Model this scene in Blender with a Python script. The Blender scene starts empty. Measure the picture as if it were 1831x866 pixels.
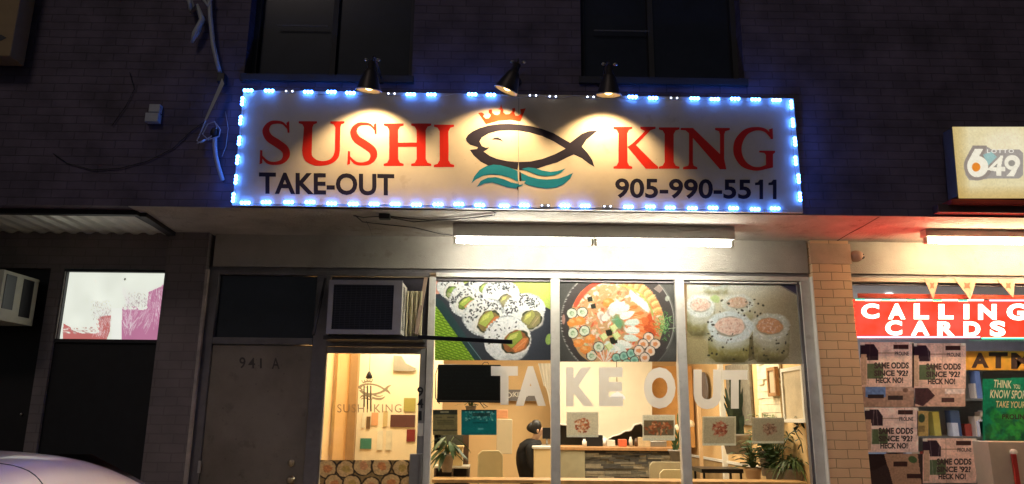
import bpy, bmesh, math, random
import numpy as np
from mathutils import Vector, Matrix
random.seed(7); rng = np.random.default_rng(7)
SC = bpy.context.scene
W, H, F = 1831.0, 866.0, 1322.0
YAW, PITCH, ROLL = 0.01282753, 0.2302132, 0.00944131
CAM = Vector((0, -6.6, 1.5))
# ------------------------------------------------------------------ camera, sky, sun, exposure
_f = Vector((math.sin(YAW)*math.cos(PITCH), math.cos(YAW)*math.cos(PITCH), math.sin(PITCH)))
_r0 = Vector((math.cos(YAW), -math.sin(YAW), 0)); _u0 = _r0.cross(_f)
RT = _r0*math.cos(ROLL)+_u0*math.sin(ROLL); UP = _u0*math.cos(ROLL)-_r0*math.sin(ROLL)
cd = bpy.data.cameras.new("camera"); co = bpy.data.objects.new("camera", cd); SC.collection.objects.link(co)
cd.sensor_width = 36; cd.lens = 36*F/W; cd.clip_start = .05; cd.clip_end = 500
co.matrix_world = Matrix(((RT.x, UP.x, -_f.x, CAM.x), (RT.y, UP.y, -_f.y, CAM.y), (RT.z, UP.z, -_f.z, CAM.z), (0, 0, 0, 1)))
SC.camera = co
SUN_EL, SUN_AZ = math.radians(38), math.radians(200)     # the dim light of the car park, from behind the viewer
w = bpy.data.worlds.new("World"); SC.world = w; w.use_nodes = True
sky = w.node_tree.nodes.new('ShaderNodeTexSky'); sky.sky_type = 'NISHITA'; sky.sun_disc = False
sky.sun_elevation = SUN_EL; sky.sun_rotation = SUN_AZ
bg = w.node_tree.nodes['Background']; bg.inputs[1].default_value = .0065
w.node_tree.links.new(sky.outputs[0], bg.inputs[0])
sl = bpy.data.lights.new("sun", 'SUN'); sl.energy = .21; sl.angle = math.radians(12); sl.color = (1, .82, .72)
so = bpy.data.objects.new("sun", sl); SC.collection.objects.link(so)
_sd = Vector((math.sin(SUN_AZ)*math.cos(SUN_EL), math.cos(SUN_AZ)*math.cos(SUN_EL), math.sin(SUN_EL)))
so.rotation_euler = _sd.to_track_quat('Z', 'Y').to_euler()
SC.view_settings.view_transform = 'Standard'; SC.view_settings.look = 'None'
SC.view_settings.exposure = 0; SC.view_settings.gamma = 1; SC.view_settings.use_curve_mapping = False

# ------------------------------------------------------------------ helpers
def ray(px, py):
    return _f*F+RT*(px-W/2)-UP*(py-H/2)
def at(px, py, Y=0.0):
    d = ray(px, py); t = (Y-CAM.y)/d.y; return CAM+d*t
def atX(px, py, X):
    d = ray(px, py); t = (X-CAM.x)/d.x; return CAM+d*t
def atZ(px, py, Z):
    d = ray(px, py); t = (Z-CAM.z)/d.z; return CAM+d*t
def rect(x0, y0, x1, y1, Y=0.0):
    """pixel rectangle -> X0,X1,Z0,Z1 on plane Y"""
    a, b, c, d = at(x0, y0, Y), at(x1, y0, Y), at(x0, y1, Y), at(x1, y1, Y)
    return (a.x+c.x)/2, (b.x+d.x)/2, (c.z+d.z)/2, (a.z+b.z)/2
def lin(c):
    if isinstance(c, str):
        c = [int(c[i:i+2], 16)/255 for i in (0, 2, 4)]
    return tuple((v/12.92 if v <= .04045 else ((v+.055)/1.055)**2.4) for v in c)
def raw(*c): return c
_m = {}
def mat(name, col, rough=.6, var=.12, scale=8., bump=.0, bscale=60., metal=0., coat=0., spec=.5, grime=0.):
    if name in _m: return _m[name]
    m = bpy.data.materials.new(name); m.use_nodes = True; nt = m.node_tree; b = nt.nodes['Principled BSDF']
    c = lin(col) if isinstance(col, str) else col
    b.inputs['Roughness'].default_value = rough; b.inputs['Metallic'].default_value = metal
    b.inputs['Coat Weight'].default_value = coat; b.inputs['Specular IOR Level'].default_value = spec
    tc = nt.nodes.new('ShaderNodeTexCoord')
    n = nt.nodes.new('ShaderNodeTexNoise'); n.inputs['Scale'].default_value = scale; n.inputs['Detail'].default_value = 6
    n.inputs['Roughness'].default_value = .65
    nt.links.new(tc.outputs['Object'], n.inputs['Vector'])
    r = nt.nodes.new('ShaderNodeValToRGB')
    r.color_ramp.elements[0].position = .3; r.color_ramp.elements[1].position = .7
    r.color_ramp.elements[0].color = tuple(v*(1-var) for v in c)+(1,)
    r.color_ramp.elements[1].color = tuple(min(1, v*(1+var)) for v in c)+(1,)
    nt.links.new(n.outputs['Fac'], r.inputs[0]); last = r.outputs[0]
    for sc_, lo, hi, am in ((1.1, .42, .62, grime), (38., .66, .70, grime*1.4), (7., .60, .68, grime*.7)) if grime else ():
        g_ = nt.nodes.new('ShaderNodeTexNoise'); g_.inputs['Scale'].default_value = sc_; g_.inputs['Detail'].default_value = 7; g_.inputs['Roughness'].default_value = .6
        nt.links.new(tc.outputs['Object'], g_.inputs['Vector']); q = nt.nodes.new('ShaderNodeValToRGB')
        q.color_ramp.elements[0].position = lo; q.color_ramp.elements[1].position = hi; k_ = max(0, 1-am)
        q.color_ramp.elements[0].color = (1, 1, 1, 1); q.color_ramp.elements[1].color = (k_, k_*.97, k_*.93, 1)
        mm = nt.nodes.new('ShaderNodeMixRGB'); mm.blend_type = 'MULTIPLY'; mm.inputs[0].default_value = 1
        nt.links.new(g_.outputs['Fac'], q.inputs[0]); nt.links.new(last, mm.inputs[1]); nt.links.new(q.outputs[0], mm.inputs[2]); last = mm.outputs[0]
    nt.links.new(last, b.inputs['Base Color'])
    if bump:
        n2 = nt.nodes.new('ShaderNodeTexNoise'); n2.inputs['Scale'].default_value = bscale; n2.inputs['Detail'].default_value = 5
        nt.links.new(tc.outputs['Object'], n2.inputs['Vector'])
        bp = nt.nodes.new('ShaderNodeBump'); bp.inputs['Strength'].default_value = bump; bp.inputs['Distance'].default_value = .01
        nt.links.new(n2.outputs['Fac'], bp.inputs['Height']); nt.links.new(bp.outputs[0], b.inputs['Normal'])
    _m[name] = m; return m
def emit(name, col, st, var=0., scale=3.):
    if name in _m: return _m[name]
    m = bpy.data.materials.new(name); m.use_nodes = True; nt = m.node_tree; nt.nodes.clear()
    o = nt.nodes.new('ShaderNodeOutputMaterial'); e = nt.nodes.new('ShaderNodeEmission')
    c = lin(col) if isinstance(col, str) else col
    e.inputs[0].default_value = (*c, 1); e.inputs[1].default_value = st
    if var:
        tc = nt.nodes.new('ShaderNodeTexCoord'); n = nt.nodes.new('ShaderNodeTexNoise'); n.inputs['Scale'].default_value = scale; n.inputs['Detail'].default_value = 5
        nt.links.new(tc.outputs['Object'], n.inputs['Vector'])
        r = nt.nodes.new('ShaderNodeValToRGB'); r.color_ramp.elements[0].position = .35; r.color_ramp.elements[1].position = .65
        r.color_ramp.elements[0].color = (c[0]*(1-var), c[1]*(1-1.3*var), c[2]*(1-2*var), 1); r.color_ramp.elements[1].color = (*c, 1)
        nt.links.new(n.outputs['Fac'], r.inputs[0]); nt.links.new(r.outputs[0], e.inputs[0])
    nt.links.new(e.outputs[0], o.inputs[0]); _m[name] = m; return m
def brick(name, c1, c2, mortar, bw=.2, bh=.0667, bump=.6, msize=.006, var=.25):
    m = bpy.data.materials.new(name); m.use_nodes = True; nt = m.node_tree; b = nt.nodes['Principled BSDF']
    b.inputs['Roughness'].default_value = .75
    tc = nt.nodes.new('ShaderNodeTexCoord'); sp = nt.nodes.new('ShaderNodeSeparateXYZ'); cb = nt.nodes.new('ShaderNodeCombineXYZ')
    nt.links.new(tc.outputs['Object'], sp.inputs[0])
    ad = nt.nodes.new('ShaderNodeMath'); ad.operation = 'ADD'
    nt.links.new(sp.outputs[0], ad.inputs[0]); nt.links.new(sp.outputs[1], ad.inputs[1])
    nt.links.new(ad.outputs[0], cb.inputs[0]); nt.links.new(sp.outputs[2], cb.inputs[1])
    wob = nt.nodes.new('ShaderNodeTexNoise'); wob.inputs['Scale'].default_value = 9
    nt.links.new(cb.outputs[0], wob.inputs['Vector'])
    mx = nt.nodes.new('ShaderNodeMixRGB'); mx.blend_type = 'LINEAR_LIGHT'; mx.inputs[0].default_value = .006
    nt.links.new(cb.outputs[0], mx.inputs[1]); nt.links.new(wob.outputs['Color'], mx.inputs[2])
    t = nt.nodes.new('ShaderNodeTexBrick'); t.inputs['Scale'].default_value = 1
    t.inputs['Brick Width'].default_value = bw; t.inputs['Row Height'].default_value = bh; t.inputs['Mortar Size'].default_value = msize
    t.inputs['Mortar Smooth'].default_value = .5
    t.inputs['Color1'].default_value = (*c1, 1); t.inputs['Color2'].default_value = (*c2, 1); t.inputs['Mortar'].default_value = (*mortar, 1)
    nt.links.new(mx.outputs[0], t.inputs['Vector'])
    n = nt.nodes.new('ShaderNodeTexNoise'); n.inputs['Scale'].default_value = 3.5; n.inputs['Detail'].default_value = 8
    nt.links.new(tc.outputs['Object'], n.inputs['Vector'])
    r = nt.nodes.new('ShaderNodeValToRGB'); r.color_ramp.elements[0].position = .3; r.color_ramp.elements[1].position = .75
    r.color_ramp.elements[0].color = (1-var, 1-var, 1-var, 1); r.color_ramp.elements[1].color = (1, 1, 1, 1)
    nt.links.new(n.outputs['Fac'], r.inputs[0])
    m2 = nt.nodes.new('ShaderNodeMixRGB'); m2.blend_type = 'MULTIPLY'; m2.inputs[0].default_value = 1
    nt.links.new(t.outputs['Color'], m2.inputs[1]); nt.links.new(r.outputs[0], m2.inputs[2]); nt.links.new(m2.outputs[0], b.inputs['Base Color'])
    n3 = nt.nodes.new('ShaderNodeTexNoise'); n3.inputs['Scale'].default_value = 70; n3.inputs['Detail'].default_value = 4
    nt.links.new(tc.outputs['Object'], n3.inputs['Vector'])
    h = nt.nodes.new('ShaderNodeMath'); h.operation = 'MULTIPLY_ADD'; h.inputs[1].default_value = -1.0
    hh = nt.nodes.new('ShaderNodeMath'); hh.operation = 'MULTIPLY'; hh.inputs[1].default_value = .35
    nt.links.new(n3.outputs['Fac'], hh.inputs[0])
    nt.links.new(t.outputs['Fac'], h.inputs[0]); nt.links.new(hh.outputs[0], h.inputs[2])
    bp = nt.nodes.new('ShaderNodeBump'); bp.inputs['Strength'].default_value = bump; bp.inputs['Distance'].default_value = .006
    nt.links.new(h.outputs[0], bp.inputs['Height']); nt.links.new(bp.outputs[0], b.inputs['Normal'])
    return m
def glass(name, tint=(.95, .97, .96), refl=1.0):
    m = bpy.data.materials.new(name); m.use_nodes = True; nt = m.node_tree; nt.nodes.clear()
    o = nt.nodes.new('ShaderNodeOutputMaterial'); tr = nt.nodes.new('ShaderNodeBsdfTransparent'); gl = nt.nodes.new('ShaderNodeBsdfGlossy')
    fr = nt.nodes.new('ShaderNodeFresnel'); mx = nt.nodes.new('ShaderNodeMixShader'); fr.inputs[0].default_value = 1.5
    mu = nt.nodes.new('ShaderNodeMath'); mu.operation = 'MULTIPLY'; mu.inputs[1].default_value = refl
    n = nt.nodes.new('ShaderNodeTexNoise'); n.inputs['Scale'].default_value = 2.0
    tc = nt.nodes.new('ShaderNodeTexCoord'); nt.links.new(tc.outputs['Object'], n.inputs['Vector'])
    bp = nt.nodes.new('ShaderNodeBump'); bp.inputs['Strength'].default_value = .05; nt.links.new(n.outputs['Fac'], bp.inputs['Height']); nt.links.new(bp.outputs[0], gl.inputs['Normal'])
    tr.inputs[0].default_value = (*tint, 1); gl.inputs['Roughness'].default_value = .02
    nt.links.new(fr.outputs[0], mu.inputs[0]); nt.links.new(mu.outputs[0], mx.inputs[0]); nt.links.new(tr.outputs[0], mx.inputs[1]); nt.links.new(gl.outputs[0], mx.inputs[2]); nt.links.new(mx.outputs[0], o.inputs[0])
    return m
def attr_mat(name, rough=.45, em=0., alb=1., coat=0.):
    m = bpy.data.materials.new(name); m.use_nodes = True; nt = m.node_tree; b = nt.nodes['Principled BSDF']
    a = nt.nodes.new('ShaderNodeAttribute'); a.attribute_name = 'Col'
    b.inputs['Roughness'].default_value = rough; b.inputs['Coat Weight'].default_value = coat
    mx = nt.nodes.new('ShaderNodeMixRGB'); mx.blend_type = 'MULTIPLY'; mx.inputs[0].default_value = 1; mx.inputs[2].default_value = (alb, alb, alb, 1)
    nt.links.new(a.outputs['Color'], mx.inputs[1]); nt.links.new(mx.outputs[0], b.inputs['Base Color'])
    if em: nt.links.new(a.outputs['Color'], b.inputs['Emission Color']); b.inputs['Emission Strength'].default_value = em
    return m

def translucent(m, f, col=None):
    nt = m.node_tree; b = nt.nodes['Principled BSDF']; t_ = nt.nodes.new('ShaderNodeBsdfTranslucent'); x = nt.nodes.new('ShaderNodeMixShader'); x.inputs[0].default_value = f
    src = b.inputs['Base Color'].links[0].from_socket if b.inputs['Base Color'].links else None
    if src: nt.links.new(src, t_.inputs[0])
    nt.links.new(b.outputs[0], x.inputs[1]); nt.links.new(t_.outputs[0], x.inputs[2]); nt.links.new(x.outputs[0], nt.nodes['Material Output'].inputs[0]); return m

class MB:
    def __init__(s): s.v = []; s.f = []; s.mi = []; s.k = 0; s.sm = []
    def add(s, vs, fs, sm=False):
        o = len(s.v); s.v += [tuple(v) for v in vs]; s.f += [tuple(i+o for i in f) for f in fs]; s.mi += [s.k]*len(fs); s.sm += [sm]*len(fs); return s
    def box(s, x0, x1, y0, y1, z0, z1):
        if x0 > x1: x0, x1 = x1, x0
        if y0 > y1: y0, y1 = y1, y0
        if z0 > z1: z0, z1 = z1, z0
        return s.add([(x0, y0, z0), (x1, y0, z0), (x1, y1, z0), (x0, y1, z0), (x0, y0, z1), (x1, y0, z1), (x1, y1, z1), (x0, y1, z1)],
                     [(0, 3, 2, 1), (4, 5, 6, 7), (0, 1, 5, 4), (1, 2, 6, 5), (2, 3, 7, 6), (3, 0, 4, 7)])
    def hexa(s, a, b):   # two quads (4 pts each), a in front
        return s.add(list(a)+list(b), [(0, 1, 2, 3), (7, 6, 5, 4), (0, 4, 5, 1), (1, 5, 6, 2), (2, 6, 7, 3), (3, 7, 4, 0)])
    def bar(s, p, q, wx, wz):
        p, q = Vector(p), Vector(q); d = (q-p).normalized(); up = Vector((0, 0, 1)) if abs(d.z) < .9 else Vector((0, 1, 0))
        a = d.cross(up).normalized()*wx/2; b = a.cross(d).normalized()*wz/2
        return s.hexa([p-a-b, p+a-b, p+a+b, p-a+b], [q-a-b, q+a-b, q+a+b, q-a+b])
    def plate(s, pts, y0, y1):   # XZ polygon (list of (x,z)) extruded in y
        n = len(pts); vs = [(x, y0, z) for x, z in pts]+[(x, y1, z) for x, z in pts]
        return s.add(vs, [tuple(range(n)), tuple(range(2*n-1, n-1, -1))]+[(i, i+n, (i+1) % n+n, (i+1) % n) for i in range(n)])
    def tube(s, path, r, n=8, cap=True):
        path = [Vector(p) for p in path]; rr = r if isinstance(r, (list, tuple)) else [r]*len(path)
        vs = []; fs = []; ref = Vector((0.13, 0.2, 1)).normalized(); a = None
        for i, p in enumerate(path):
            d = (path[min(i+1, len(path)-1)]-path[max(i-1, 0)]).normalized()
            if a is None:
                a = d.cross(ref) if abs(d.dot(ref)) < .95 else d.cross(Vector((1, 0, 0)))
            a = (a-d*a.dot(d)).normalized(); b = d.cross(a)
            for k in range(n):
                t = 2*math.pi*k/n; vs.append(p+(a*math.cos(t)+b*math.sin(t))*rr[i])
        for i in range(len(path)-1):
            for k in range(n): fs.append((i*n+k, i*n+(k+1) % n, (i+1)*n+(k+1) % n, (i+1)*n+k))
        if cap: fs += [tuple(range(n-1, -1, -1)), tuple(range((len(path)-1)*n, len(path)*n))]
        return s.add(vs, fs, True)
    def lathe(s, c, axis, prof, n=20):   # prof: (dist along axis, radius)
        c = Vector(c); d = Vector(axis).normalized(); a = d.orthogonal().normalized(); b = d.cross(a); vs = []; fs = []
        for t, r in prof:
            for k in range(n):
                g = 2*math.pi*k/n; vs.append(c+d*t+(a*math.cos(g)+b*math.sin(g))*r)
        for i in range(len(prof)-1):
            for k in range(n): fs.append((i*n+k, i*n+(k+1) % n, (i+1)*n+(k+1) % n, (i+1)*n+k))
        return s.add(vs, fs, True)
    def ball(s, c, r, nu=10, nv=6, sc=(1, 1, 1)):
        vs = []; fs = []
        for j in range(nv+1):
            ph = math.pi*j/nv
            for i in range(nu):
                th = 2*math.pi*i/nu; vs.append((c[0]+r*sc[0]*math.sin(ph)*math.cos(th), c[1]+r*sc[1]*math.sin(ph)*math.sin(th), c[2]+r*sc[2]*math.cos(ph)))
        for j in range(nv):
            for i in range(nu): fs.append((j*nu+i, (j+1)*nu+i, (j+1)*nu+(i+1) % nu, j*nu+(i+1) % nu))
        return s.add(vs, fs, True)
    def build(s, name, mats, parent=None, bevel=0, origin=None):
        off = Vector(parent['_org']) if parent is not None else Vector(origin or (0, 0, 0))
        me = bpy.data.meshes.new(name); me.from_pydata([(v[0]-off.x, v[1]-off.y, v[2]-off.z) for v in s.v], [], s.f)
        for m in (mats if isinstance(mats, (list, tuple)) else [mats]): me.materials.append(m)
        me.polygons.foreach_set('material_index', s.mi); me.polygons.foreach_set('use_smooth', s.sm)
        me.validate(); me.update()
        o = bpy.data.objects.new(name, me); SC.collection.objects.link(o)
        if parent is not None: o.parent = parent
        else: o.location = off
        o['_org'] = tuple(off)
        if bevel:
            b = o.modifiers.new('bevel', 'BEVEL'); b.width = bevel; b.segments = 2; b.limit_method = 'ANGLE'
        return o
def tag(o, label=None, cat=None, group=None, kind=None):
    for k, v in (('label', label), ('category', cat), ('group', group), ('kind', kind)):
        if v: o[k] = v
    return o
def thing(name, loc, label, cat, group=None):
    o = bpy.data.objects.new(name, None); SC.collection.objects.link(o); o.location = loc; o.empty_display_size = .1
    o['_org'] = tuple(loc); return tag(o, label, cat, group)
def copy_tree(o, dx, parent=None):
    c = o.copy(); SC.collection.objects.link(c)
    if parent is not None: c.parent = parent
    else:
        c.location = Vector(o.location)+Vector(dx)
    for ch in [x for x in SC.objects if x.parent is o]: copy_tree(ch, dx, c)
    return c
def text_mesh(s, off=0.0, sp=1.0, lsp=1.0, shear=0):
    cu = bpy.data.curves.new('t', 'FONT'); cu.body = s; cu.size = 1; cu.offset = off; cu.space_character = sp; cu.space_line = lsp
    cu.resolution_u = 4; cu.shear = shear; cu.align_x = 'CENTER'
    ob = bpy.data.objects.new('t', cu); SC.collection.objects.link(ob)
    bpy.context.view_layer.update(); dg = bpy.context.evaluated_depsgraph_get()
    me = bpy.data.meshes.new_from_object(ob.evaluated_get(dg))
    vs = [v.co.copy() for v in me.vertices]; fs = [tuple(p.vertices) for p in me.polygons]
    bpy.data.objects.remove(ob); bpy.data.curves.remove(cu); bpy.data.meshes.remove(me)
    return vs, fs
def text_into(mb, s, box, Y=0., off=0.0, sp=1., lsp=1., pt=None, shear=0):
    """fit text s to pixel box (x0,y0,x1,y1) on plane Y (or through the function pt)"""
    vs, fs = text_mesh(s, off, sp, lsp, shear)
    xs = [v.x for v in vs]; ys = [v.y for v in vs]; a, b, c, d = min(xs), max(xs), min(ys), max(ys)
    x0, y0, x1, y1 = box[:4]; dy = box[4] if len(box) > 4 else 0.     # dy: drop of the line over the width
    out = []
    for v in vs:
        u = (v.x-a)/(b-a); q = (v.y-c)/(d-c); px, py = x0+u*(x1-x0), y1+(y0-y1)*q+dy*u
        out.append(pt(px, py) if pt else at(px, py, Y))
    mb.add(out, fs)
    return mb
def polys_into(mb, polys, conv, Y, step=.0003):
    for i, p in enumerate(polys):
        vs = [at(*conv(x, y), Y-step*i) for x, y in p]
        mb.add(vs, [tuple(range(len(vs)))])
    return mb
# numpy painter: prints (posters, films) are painted in code and carried as a colour attribute
class Cv:
    def __init__(s, x0, y0, x1, y1, col, k=1.0):
        s.b = (x0, y0, x1, y1); s.w = int((x1-x0)*k)+1; s.h = int((y1-y0)*k)+1
        s.X, s.Y = np.meshgrid(np.linspace(x0, x1, s.w), np.linspace(y0, y1, s.h)); s.A = np.zeros((s.h, s.w, 3)); s.A[:] = s.c(col); s.k = k
    def c(s, col): return np.array([int(col[i:i+2], 16)/255 for i in (0, 2, 4)]) if isinstance(col, str) else np.array(col)
    def put(s, m, col, al=1.):
        m = np.clip(m, 0, 1)[..., None]*al; s.A = s.A*(1-m)+s.c(col)*m
    def ell(s, cx, cy, rx, ry, ang, col, al=1., wob=0., soft=1., clip=None):
        a = math.radians(ang); dx, dy = s.X-cx, s.Y-cy; u = (dx*math.cos(a)+dy*math.sin(a))/rx; v = (-dx*math.sin(a)+dy*math.cos(a))/ry
        r = np.hypot(u, v); th = np.arctan2(v, u)
        if wob:
            g = 0
            for n in (2, 3, 5, 8, 13): g = g+math.sqrt(3/n)*np.sin(n*th+rng.uniform(0, 6.28))*.5
            r = r/(1+wob*g)
        m = np.clip((1-r)*min(rx, ry)/soft+.5, 0, 1)
        if clip is not None: m = m*clip
        s.put(m, col, al); return m
    def poly(s, p, col, al=1.):
        m = np.zeros_like(s.X, bool); n = len(p)
        for i in range(n):
            (xa, ya), (xb, yb) = p[i], p[(i+1) % n]
            if ya == yb: continue
            m ^= ((ya > s.Y) != (yb > s.Y)) & (s.X < (xb-xa)*(s.Y-ya)/(yb-ya)+xa)
        s.put(m.astype(float), col, al); return m.astype(float)
    def line(s, xa, ya, xb, yb, wd, col, al=1.):
        dx, dy = xb-xa, yb-ya; t = np.clip(((s.X-xa)*dx+(s.Y-ya)*dy)/(dx*dx+dy*dy+1e-9), 0, 1)
        d = np.hypot(s.X-xa-t*dx, s.Y-ya-t*dy); s.put((wd/2-d)*2+.5, col, al)
    def rect(s, x0, y0, x1, y1, col, al=1.):
        s.put(((s.X >= x0) & (s.X <= x1) & (s.Y >= y0) & (s.Y <= y1)).astype(float), col, al)
    def noise(s, amp, cells):
        g = rng.normal(0, 1, (max(2, int(s.h/cells))+2, max(2, int(s.w/cells))+2))
        yi = np.linspace(0, g.shape[0]-1.001, s.h); xi = np.linspace(0, g.shape[1]-1.001, s.w)
        y0 = yi.astype(int); x0 = xi.astype(int); fy = (yi-y0)[:, None]; fx = (xi-x0)[None]
        v = g[y0][:, x0]*(1-fy)*(1-fx)+g[y0][:, x0+1]*(1-fy)*fx+g[y0+1][:, x0]*fy*(1-fx)+g[y0+1][:, x0+1]*fy*fx
        s.A = np.clip(s.A*(1+amp*v[..., None]), 0, 1)
    def mesh(s, name, Y, material, parent=None, pt=None):
        d = (np.array(_f)[None, None]*F+np.array(RT)[None, None]*(s.X-W/2)[..., None]-np.array(UP)[None, None]*(s.Y-H/2)[..., None])
        if pt: V = np.array([[tuple(pt(s.X[j, i], s.Y[j, i])) for i in range(s.w)] for j in range(s.h)])
        else: V = np.array(CAM)+d*((Y-CAM.y)/d[..., 1])[..., None]
        off = np.array(parent['_org']) if parent is not None else V[-1, 0].copy()
        V = (V-off).reshape(-1, 3); idx = np.arange(s.w*s.h).reshape(s.h, s.w)
        q = np.stack([idx[:-1, :-1], idx[1:, :-1], idx[1:, 1:], idx[:-1, 1:]], -1).reshape(-1, 4)
        me = bpy.data.meshes.new(name); me.from_pydata(V.tolist(), [], q.tolist())
        a = s.A.reshape(-1, 3); l = np.where(a <= .04045, a/12.92, ((a+.055)/1.055)**2.4)
        ca = me.color_attributes.new('Col', 'FLOAT_COLOR', 'POINT'); ca.data.foreach_set('color', np.concatenate([l, np.ones((len(l), 1))], 1).ravel())
        me.materials.append(material); me.update()
        o = bpy.data.objects.new(name, me); SC.collection.objects.link(o)
        if parent is not None: o.parent = parent
        else: o.location = off
        o['_org'] = tuple(off); return o

# ------------------------------------------------------------------ materials
M_brick_up = brick('upper_brick', (.18, .14, .20), (.155, .12, .175), (.11, .088, .122), .225, .07, .6, .005, .6)
M_brick_l = brick('pier_brick', (.27, .235, .225), (.25, .215, .205), (.21, .18, .17), .21, .0775, .3)
M_brick_r = brick('painted_brick', (.86, .60, .36), (.82, .56, .33), (.38, .23, .12), .21, .0775, .7, .004, .12)
M_stucco = mat('soffit_stucco', (.50, .47, .42), .85, .22, 2.3, 1.0, 45, grime=.30)
M_header = mat('header_plaster', (.42, .395, .345), .7, .12, 2.6, .35, 90, grime=.20)
M_alu = mat('aluminium', (.72, .70, .64), .42, .08, 12, .05, 200, .1, grime=.22)
M_bronze = mat('brown_frame', (.19, .18, .185), .45, .15, 9, .05, 200, .2, grime=.25)
M_dark = mat('dark_metal', (.02, .02, .024), .5, .25, 12, .1)
M_black = mat('black_plastic', (.012, .012, .014), .35, .2, 20)
M_white = mat('white_paint', (.78, .76, .70), .5, .06, 6, .05)
M_cream = mat('cream_plastic', (.66, .63, .54), .45, .08, 8)
M_glass = glass('window_glass', (.96, .97, .95), .55)
M_pave = mat('concrete', (.28, .27, .25), .9, .2, 4, .5, 40)
M_asph = mat('asphalt', (.05, .05, .052), .9, .3, 6, .6, 120)
M_wall_in = mat('peach_wall', (.80, .55, .27), .8, .05, 3)
M_wall_cr = mat('cream_wall', (.86, .72, .48), .8, .05, 3)
M_wood = mat('wood', (.42, .22, .09), .5, .3, 14)
M_leaf = mat('leaf', (.045, .10, .035), .5, .5, 25)
M_leaf2 = mat('leaf_light', (.10, .16, .05), .5, .5, 25)
M_steel = mat('steel', (.45, .44, .42), .3, .1, 20, 0, 60, .8)

# ------------------------------------------------------------------ ground (setting)
g = MB(); g.add([(-250, -250, 0), (250, -250, 0), (250, 250, 0), (-250, 250, 0)], [(0, 1, 2, 3)]); tag(g.build('ground', M_asph), kind='structure')
g = MB(); g.box(-30, 30, -1.9, -.05, .004, .14); tag(g.build('sidewalk', M_pave), kind='structure')
g = MB()
for i in range(-6, 7): g.box(i*2.7-.05, i*2.7+.05, -7.2, -2.3, .003, .008)
tag(g.build('parking_lines', M_white), kind='structure')

# ------------------------------------------------------------------ building
ZS = 3.088; YF = -.9                      # soffit height, front face of the overhanging storey
B = thing('shop_building', (0, 0, 0), 'two storey strip of shops with brick upper floor overhanging lit shop windows', 'building')
XL, XR = -9.0, 9.0
# upper wall with two window recesses
wa = [rect(445, -40, 740, 136, YF), rect(1038, -40, 1325, 141, YF)]
m = MB(); zt = 5.6
x = XL
for (x0, x1, z0, z1) in wa:
    m.box(x, x0, YF, YF+.3, ZS+.004, zt); m.box(x0, x1, YF, YF+.3, ZS+.004, z0); x = x1
m.box(x, XR, YF, YF+.3, ZS+.004, zt)
m.build('upper_wall', M_brick_up, B)
m = MB(); m.box(XL, XR, YF+.3, 6, 3.35, zt); m.build('upper_core', M_dark, B)
m = MB(); m.box(XL, XR, YF-.05, 6, zt, zt+.25); m.build('roof', M_dark, B)
M_dglass = mat('dark_window', (.022, .024, .036), .12, .2, 3); M_sill = mat('sill_grey', (.035, .035, .04), .7, .1)
for k, (x0, x1, z0, z1) in enumerate(wa):
    fr = MB(); w_ = .045; y0, y1 = YF+.13, YF+.17
    xm = at(590 if k == 0 else 1170, 80, YF).x
    for a in (x0, xm-w_/2, x1-w_): fr.box(a, a+w_, y0, y1, z0, zt)
    fr.box(x0+w_, xm-w_/2, y0, y1, z0, z0+w_); fr.box(xm+w_/2, x1-w_, y0, y1, z0, z0+w_)
    f = fr.build('upper_window', M_sill, B)
    p = MB(); p.box(x0+.01, x1-.01, y0+.05, y0+.06, z0+.01, zt-.01); p.build('pane', M_dglass, f)
    p = MB(); hz = at(500, 33, YF).z; a = at(487 if k == 0 else 1065, 33, YF).x; b_ = at(580 if k == 0 else 1165, 33, YF).x
    p.box(a, b_, y0-.004, y0-.0, hz, hz+.012); p.build('blind_rail', mat('rail_grey', (.10, .10, .11)), f)
    s = MB(); s.box(x0-.02, x1+.02, YF-.03, YF+.12, z0-.06, z0-.002); s.build('sill', M_sill, f)
# soffit
m = MB(); m.box(-2.98, XR, YF+.002, .16, ZS, ZS+.12); m.build('soffit', M_stucco, B)
m = MB()
pts = [(1572, 388), (1562, 394), (1543, 405), (1520, 417), (1500, 429), (1482, 441)]
for a, b_ in zip(pts, pts[1:]):
    p, q = atZ(*a, ZS-.002), atZ(*b_, ZS-.002); d = (q-p).cross(Vector((0, 0, 1))).normalized()*random.uniform(.006, .012)
    m.add([p-d, q-d, q+d, p+d], [(0, 1, 2, 3)])
m.build('crack', mat('crack_shadow', (.10, .07, .05), .9), B)  # flat dark strips: the crack's shadow line is put into the colour
# header above the shop windows
ZH = 2.79
m = MB(); m.box(-2.62, 2.80, .0, .14, ZH, ZS); m.box(3.18, XR, .0, .14, ZH, ZS); m.build('header', M_header, B)
m = MB(); m.box(XL, -3.02, .0, .14, 2.79, ZS); m.build('header', M_brick_l, B)
# piers
m = MB(); m.box(-3.02, -2.66, -.05, .35, 0, ZS); m.build('pier', M_brick_l, B)
m = MB(); xa = at(1451, 470, -.04).x; m.box(2.815, 3.165, -.045, .35, 0, ZS-.0); m.build('pier', M_brick_r, B)
m = MB(); m.box(2.80, 3.18, -.05, -.047, 2.87, ZS-.03); m.build('pier_cap_patch', mat('peach_render', (.62, .45, .31), .8, .12, 7, .4, 60), B)
# dark reveal + frame head
for xa, xb in ((-2.66, 2.80), (3.18, XR)):
    m = MB(); m.box(xa, xb, .025, .12, ZH-.035, ZH); m.build('reveal', M_bronze, B)
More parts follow.
